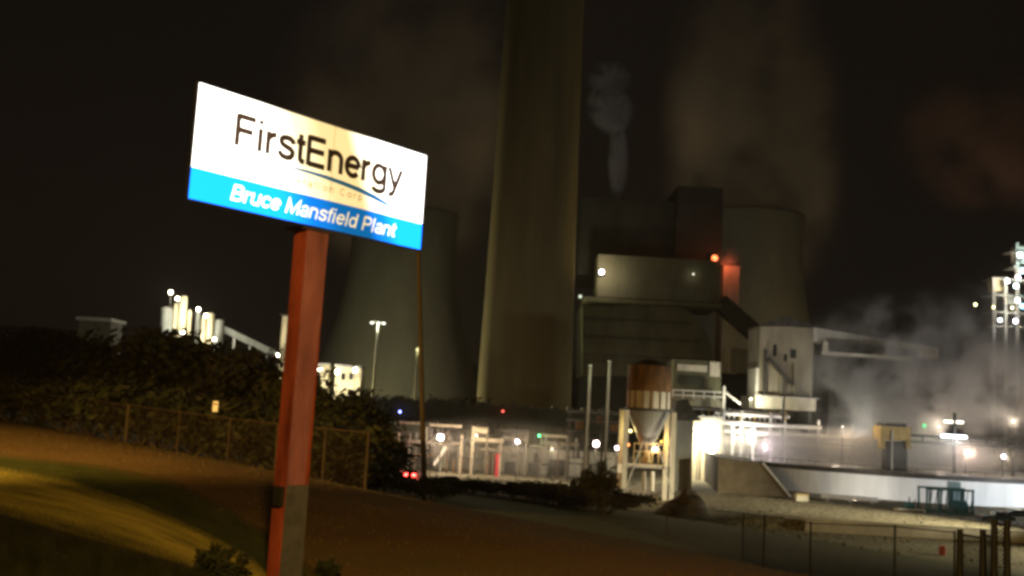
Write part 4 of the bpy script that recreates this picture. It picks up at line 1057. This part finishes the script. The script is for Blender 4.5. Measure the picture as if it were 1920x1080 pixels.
MB().box(q.x-.12,q.x+.12,q.y-.156,q.y-.1505,q.z+.1,q.z+.2).build('stripe', M['pink_and_lit_red'], sp_)
MB().box(q.x-.02,q.x+.02,q.y-.13,q.y+.3,q.z+.2,q.z+.24).build('hook', M['steel'], sp_)
fr_ = []
for px, Y in ((960,112),(1045,98),(1130,84),(1250,66),(1393,51),(1433,46),(1520,40.5),(1678,33.5),(1790,31.1)):
    q = at(px, 1000, Y); fr_.append(Vector((q.x, Y, tz(q.x, Y))))
M['fence_dark'] = node_mat('dark_fence_steel', (.018,.016,.013), .7, var=.3)
M['steel'] = M['fence_dark']
rf = fence(fr_, 2.35, 'dark chain link fence running down the grass slope on the right', None, .036)
M['steel'] = steel_keep
# gate at the right
gt = thing('gate', 'dark gate with two thick posts at the right end of the slope fence', 'gate', at(1870,1060,32))
gp = []
for px, y0, Y in ((1800,992,31.0),(1843,992,30.2),(1864,972,29.5),(1888,975,29.2)):
    q = at(px,y0,Y); MB().cyl((q.x,Y,tz(q.x,Y)-.4), q, .11, .09, 10).build('gate_post', M['black'], gt); gp.append(q)
wr = MB()
for a, b in zip(gp[:-1], gp[1:]):
    zt_ = min(a.z,b.z)-.15; g_ = tz(a.x,a.y)
    a2 = Vector((a.x,a.y,g_)); b2 = Vector((b.x,b.y,g_)); wire(wr, a2, b2, .0, zt_-g_, .12, .008)
    wr.bar((a.x,a.y,zt_),(b.x,b.y,zt_),.06); wr.bar((a.x,a.y,g_+.2),(b.x,b.y,g_+.2),.06)
wr.build('gate_leaf', M['black'], gt)

# ------------------------------------------------------------------ vegetation
def tree_mesh(seed, h=10, w=4.2, leaves=2600, leaf=.34, bush=False):
    rnd = random.Random(seed)
    tr = MB(); tips = []
    def limb(a, d, L_, r, lev):
        b = a + d*L_
        tr.cyl(a, b, r, r*.6, 6, caps=False)
        if lev == 0: tips.append((b, L_)); return
        for _ in range(3 if lev > 1 else 3):
            q = Vector((rnd.uniform(-1,1), rnd.uniform(-1,1), rnd.uniform(.0,.9))).normalized()
            limb(a.lerp(b, rnd.uniform(.5,1)), (d*.55+q).normalized(), L_*rnd.uniform(.5,.75), r*.55, lev-1)
        tips.append((b, L_))
    if bush:
        for i in range(6):
            q = Vector((rnd.uniform(-.8,.8), rnd.uniform(-.8,.8), 1)).normalized(); limb(Vector((0,0,-.2)), q, h*.45, .06*h/4, 1)
    else:
        limb(Vector((0,0,-.4)), Vector((rnd.uniform(-.06,.06), rnd.uniform(-.06,.06), 1)).normalized(), h*.42, .018*h+.06, 2)
        for i in range(5):
            q = Vector((rnd.uniform(-1,1), rnd.uniform(-1,1), .45)).normalized(); limb(Vector((0,0,h*(.2+.1*i))), q, h*.25, .07, 1)
    zmax = max(t[0].z for t in tips); wmax = max(max(abs(t[0].x), abs(t[0].y)) for t in tips)
    lf_ = MB()
    for i in range(leaves):
        c, L_ = rnd.choice(tips)
        o = Vector((rnd.gauss(0,1), rnd.gauss(0,1), rnd.gauss(0,.8)))*(h*.075)
        p = c+o
        if p.z < .1: p.z = rnd.uniform(.1, .6)
        n_ = Vector((rnd.gauss(0,1), rnd.gauss(0,1), rnd.gauss(0,1)+.5)).normalized(); t_ = n_.orthogonal().normalized(); b_ = n_.cross(t_)
        s_ = leaf*rnd.uniform(.5,1.3)
        lf_.add([p-t_*s_, p+b_*s_*.45, p+t_*s_, p-b_*s_*.45], [(0,1,2,3)])
    hh = max(v[2] for v in lf_.v)
    return tr, lf_, hh
protos = {}
def proto(key, seed, bush, leaves, leaf, mat):
    tr, lf_, hh = tree_mesh(seed, 10 if not bush else 4, leaves=leaves, leaf=leaf, bush=bush)
    a = tr.build('trunk' if not bush else 'stem', M['bark']); b = lf_.build('crown' if not bush else 'foliage', mat)
    ma, mb_ = a.data, b.data; na, nb = a.name, b.name
    bpy.data.objects.remove(a); bpy.data.objects.remove(b)
    protos[key] = (ma, mb_, hh, bush)
for i in range(4): proto('t%d' % i, 10+i, False, 3000, .36, M['leaf'] if i % 2 == 0 else M['leaf_brown'])
for i in range(3): proto('b%d' % i, 30+i, True, 1500, .2, M['leaf'] if i else M['leaf_brown'])
rnd = random.Random(21)
def plant(key, px, ytop, Y, name, label, cat, group, wide=1.0):
    ma, mb_, hh, bush = protos[key]
    tp = at(px, ytop, Y); g_ = tz(tp.x, Y); h = max(.5, tp.z-g_)
    t = thing(name, label, cat, (tp.x, Y, g_), group, rotz=rnd.uniform(0, 6.28))
    s_ = h/hh; t.scale = (s_*wide, s_*wide, s_)
    for nm, me in (('stem' if bush else 'trunk', ma), ('foliage' if bush else 'crown', mb_)):
        o = bpy.data.objects.new(nm, me); C.objects.link(o); o.parent = t
    return t
TL = [(-60,600,128),(0,606,118),(45,612,108),(95,617,126),(140,614,112),(190,606,124),(240,606,106),(285,614,122),(318,618,110),(352,622,118),(386,630,126),
      (420,640,108),(452,650,116),(484,664,104),(512,680,112),(560,690,100),(606,712,96),(640,716,104),(672,724,92),(700,752,96)]
for i, (px, y, Y) in enumerate(TL):
    plant('t%d' % (i % 4), px, y, Y, 'leafy_tree', 'dark leafy tree in the dense row behind the hilltop fence', 'tree', 'trees behind the hilltop fence', 1.25)
BL = [(-20,690,92),(30,700,90),(85,695,95),(130,705,86),(180,700,88),(225,706,82),(275,715,84),(320,718,78),(370,728,80),(415,735,74),(462,748,72),(505,756,70),(560,770,68),(610,770,66),(640,780,70),(668,770,76),(684,800,72),(655,815,68),(620,820,64),(716,862,74),(745,884,78),(775,892,76),(838,902,84)]
for i, (px, y, Y) in enumerate(BL):
    plant('b%d' % (i % 3), px, y, Y, 'shrub', 'dark shrub in the undergrowth at the crest of the hill', 'shrub', 'shrubs along the hill crest', 1.3)
for px, y, Y, lb, w in ((812,884,73,'dark shrub at the foot of the leaning wooden pole',.9),(1128,846,112,'tall ragged dark shrub left of the silo legs',.42),(1096,880,118,'low dark shrub beside the tall ragged shrub left of the silo',.6),
                     ):
    plant('b%d' % (int(px) % 3), px, y, Y, 'shrub', lb, 'shrub', 'shrubs in the yard', w)
for i in range(13):
    px = 838+i*25; plant('b%d' % (i % 3), px, 890+i*1.2+rnd.uniform(-6,9), 118+rnd.uniform(-8,12), 'shrub', 'dark low shrub in the ragged strip of brush before the pipe rack', 'shrub', 'brush before the pipe rack', rnd.uniform(1.6,2.6))
# the jagged far treetops left of the chimney
for i, px in enumerate(range(700, 900, 22)):
    plant('t%d' % (i % 4), px, 738+px*.012-6+rnd.uniform(-4,6), 290, 'far_tree', 'distant dark treetop behind the gallery left of the chimney', 'tree', 'distant trees behind the gallery', 1.0)
# weed in the foreground
M['weed_leaf'] = node_mat('weed_leaf', (.016,.02,.006), .85, var=.5, scale=8)
def weed(px, py, h, label, seed):
    rnd = random.Random(seed); q = on_plane(px, py, 12); t = thing('weed', label, 'weed', q, 'weeds near the sign post')
    st_ = MB(); lv = MB()
    for i in range(16):
        d = Vector((rnd.uniform(-.8,.8), rnd.uniform(-.4,.4), 1)).normalized(); L_ = h*rnd.uniform(.45,1.05); p = Vector(q); 
        for s_ in range(5):
            n_ = p + d*L_/5; st_.cyl(p, n_, .009, .007, 5); d = (d+Vector((rnd.uniform(-.25,.25),rnd.uniform(-.2,.2),-.08))).normalized(); p = n_
            for k_ in range(9):
                v = Vector((rnd.gauss(0,1), rnd.gauss(0,1), rnd.gauss(.2,.6))).normalized(); w_ = v.orthogonal().normalized(); z_ = rnd.uniform(.07,.17)
                lv.add([p, p+v*z_*.5+w_*z_*.22, p+v*z_, p+v*z_*.5-w_*z_*.22], [(0,1,2,3)])
    st_.build('stem', M['bark'], t); lv.build('leaves', M['weed_leaf'], t)
weed(430,1100,.62,'dark leafy weed in the foreground left of the sign post',1)
weed(398,1075,.45,'thin dark weed left of the leafy foreground weed',2)
weed(612,1085,.3,'small weed right of the foot of the sign post',3)

# ------------------------------------------------------------------ grass tufts on the hilltop
rnd = random.Random(77); gt_ = MB(); gd_ = MB()
for i in range(11000):
    u = rnd.random(); Y = 13+50*u*u; x = rnd.uniform(-.62, .55)*Y
    if crest(x, Y) > 14: continue
    v_ = Vector((x, Y, tz(x, Y)-CAMZ)); px_ = 960+F*v_.dot(rt)/v_.dot(fw); py_ = 540-F*v_.dot(up)/v_.dot(fw)
    fg = px_ < 540 and py_ > 850+.0006*max(0, px_)**2+.02*px_
    if fg and 880+.00052*max(0, px_)**2+.07*px_ < py_ < 950+.0003*max(0, px_)**2+.18*px_ and rnd.random() > .04: continue
    z = tz(x, Y)
    hgt = rnd.uniform(.015,.04)*(1+Y/60); a = rnd.uniform(0,6.28); w_ = .012+Y*.0005
    dx, dy = math.cos(a)*w_, math.sin(a)*w_; lx, ly = rnd.uniform(-.6,.6)*hgt, rnd.uniform(-.6,.6)*hgt
    (gd_ if fg else gt_).add([(x-dx,y_:=Y-dy,z-.02),(x+dx,Y+dy,z-.02),(x+lx,Y+ly,z+hgt)], [(0,1,2)])
M['grass'] = node_mat('dry_grass_blades', (.11,.065,.02), .9, var=.4, scale=.35, col2=(.13,.09,.024))
tag(gt_.build('grass', M['grass']), 'short dry grass covering the hilltop round the sign', 'grass', kind='stuff')
M['grass_dark'] = node_mat('dark_grass_blades', (.022,.03,.008), .9, var=.5, scale=.8)  # blades darkened like the painted shade of the bank
tag(gd_.build('grass', M['grass_dark']), 'darker green grass on the near bank beside the painted light streak', 'grass', kind='stuff')

# ------------------------------------------------------------------ steam
def steam_mat(name, dens, scale, lo, hi, col=(1,1,1), aniso=0.0, stretch=(1,1,1), power=1.0, detail=3.5, seed=0):
    m = bpy.data.materials.new(name); m.use_nodes = True
    n = m.node_tree.nodes; l = m.node_tree.links; n.clear()
    o = n.new('ShaderNodeOutputMaterial'); v = n.new('ShaderNodeVolumePrincipled'); l.new(v.outputs[0], o.inputs['Volume'])
    v.inputs['Color'].default_value = (*col, 1); v.inputs['Anisotropy'].default_value = aniso
    tc = n.new('ShaderNodeTexCoord')
    mp = n.new('ShaderNodeMapping'); mp.inputs['Scale'].default_value = stretch; mp.inputs['Location'].default_value = (seed, seed*.7, 0)
    l.new(tc.outputs['Object'], mp.inputs[0])
    nz = n.new('ShaderNodeTexNoise'); nz.inputs['Scale'].default_value = scale; nz.inputs['Detail'].default_value = detail; nz.inputs['Roughness'].default_value = .55
    l.new(mp.outputs[0], nz.inputs['Vector'])
    r = n.new('ShaderNodeMapRange'); r.interpolation_type = 'SMOOTHSTEP'; l.new(nz.outputs[0], r.inputs[0]); r.inputs[1].default_value = lo; r.inputs[2].default_value = hi
    # fade towards the edge of the cloud: generated coordinates centred
    g = n.new('ShaderNodeVectorMath'); g.operation = 'MULTIPLY_ADD'; l.new(tc.outputs['Generated'], g.inputs[0]); g.inputs[1].default_value = (2,2,2); g.inputs[2].default_value = (-1,-1,-1)
    ln = n.new('ShaderNodeVectorMath'); ln.operation = 'LENGTH'; l.new(g.outputs[0], ln.inputs[0])
    f = n.new('ShaderNodeMapRange'); f.interpolation_type = 'SMOOTHSTEP'; l.new(ln.outputs['Value'], f.inputs[0])
    f.inputs[1].default_value = 1.0; f.inputs[2].default_value = .35; f.inputs[3].default_value = 0; f.inputs[4].default_value = 1
    a = n.new('ShaderNodeMath'); a.operation = 'MULTIPLY'; l.new(r.outputs[0], a.inputs[0]); l.new(f.outputs[0], a.inputs[1])
    b = n.new('ShaderNodeMath'); b.operation = 'MULTIPLY'; l.new(a.outputs[0], b.inputs[0]); b.inputs[1].default_value = dens
    l.new(b.outputs[0], v.inputs['Density'])
    return m
def steam(c, rad, mat, label, tilt=(0,0,0)):
    o = MB().ball((0,0,0), rad, 24, 14).build('steam_cloud', mat, smooth=True); o.location = c; o.rotation_euler = tilt
    return tag(o, label, 'steam', 'steam clouds over the plant', 'stuff')
pc = at(752,170,640); steam((pc.x,640,205), (92,55,125), steam_mat('plume_a', .024, .022, .3, .62, (1,.95,.85)), 'broad dim steam plume rising from the left cooling tower', (0,R(4),0))
pc = at(1400,190,600); steam((pc.x,588,185), (58,56,135), steam_mat('plume_b', .032, .026, .3, .6, (1,.95,.85), seed=40), 'broad brown steam plume rising from the right cooling tower', (0,R(-3),0))
pc = at(1880,270,640); steam((pc.x,640,pc.z), (78,50,56), steam_mat('plume_c', .03, .022, .35, .65, (1,.9,.8), seed=80), 'faint reddish steam drifting at the upper right')
a = at(1158,368,BY+8)
pc = at(1159,300,BY+8); steam((pc.x,BY+8,pc.z), (4.6,4.6,19), steam_mat('jet_a', .6, .26, .28, .62, stretch=(1,1,.5)), 'thin pale steam jet rising from the boiler house stack', (0,R(-2),0))
pc = at(1144,205,BY+8); steam((pc.x,BY+8,pc.z), (10,7,12), steam_mat('jet_b', .55, .17, .36, .64, detail=4), 'curled puff on top of the thin pale steam jet', (0,R(-30),0))
pc = at(1142,148,BY+8); steam((pc.x,BY+8,pc.z), (10,6,9), steam_mat('jet_c', .2, .16, .38, .64, detail=4), 'faint detached puff above the thin steam jet')
pc = at(1725,705,262); steam((pc.x,258,pc.z-2), (40,12,26), steam_mat('steam_d', .12, .1, .42, .6, seed=7, detail=5), 'large grey steam cloud billowing behind the tank at right')
pc = at(1890,650,250); steam((pc.x,250,pc.z), (20,12,24), steam_mat('steam_e', .1, .1, .40, .6, seed=23, detail=5), 'grey steam at the right edge below the lit process tower')
pc = at(1640,840,232); steam((pc.x,234,rim+3.2), (48,14,6.0), steam_mat('mist_f', .11, .12, .2, .6, seed=3, col=(1,.93,.82)), 'pale low mist lying over the round tank')
pc = at(1440,835,228); steam((pc.x,226,rim+2.8), (14,7,5), steam_mat('mist_g', .07, .15, .2, .6, seed=5, col=(1,.93,.82)), 'bright low mist beside the two glaring floodlights')

pc = at(955,842,226); steam((pc.x,230,5.5), (34,11,9), steam_mat('yard_mist', .012, .1, .1, .6, seed=31, col=(1,.9,.8)), 'thin low mist round the lamps of the pipe rack')
pc = at(1366,500,BY-13); steam((pc.x,BY-13,pc.z), (6.5,4,9), steam_mat('beacon_mist', .035, .2, .3, .6, seed=9), 'faint steam glowing red round the beacon on the boiler house')
lamp(1196,742,325, 'added floodlight behind the silo aimed at the lower wall of the boiler house', (1,.95,.66), .3, 1300, 1, pole_to=0, off=-8)  # unseen lamp added to brighten the lower boiler wall
lamp(1172,386,BY+4, 'added floodlight on the boiler house roof under the steam jet', (1,.84,.48), .4, 17000, 2, pole_to=at(1172,400,BY+4).z, off=.3)  # lamp added to light the steam jet, hidden by the roof edge
# ------------------------------------------------------------------ night haze over the whole place
hz = MB().box(-3200, 3200, -70, 4200, -8, 350).build('haze', bpy.data.materials.new('haze'))
hm_ = hz.data.materials[0]; hm_.use_nodes = True; n = hm_.node_tree.nodes; n.clear()
o_ = n.new('ShaderNodeOutputMaterial'); v_ = n.new('ShaderNodeVolumePrincipled'); v_.inputs['Density'].default_value = .00007
v_.inputs['Color'].default_value = (.95, .86, .76, 1)
hm_.node_tree.links.new(v_.outputs[0], o_.inputs['Volume'])
tag(hz, 'thin night haze over the plant', 'haze', kind='stuff')
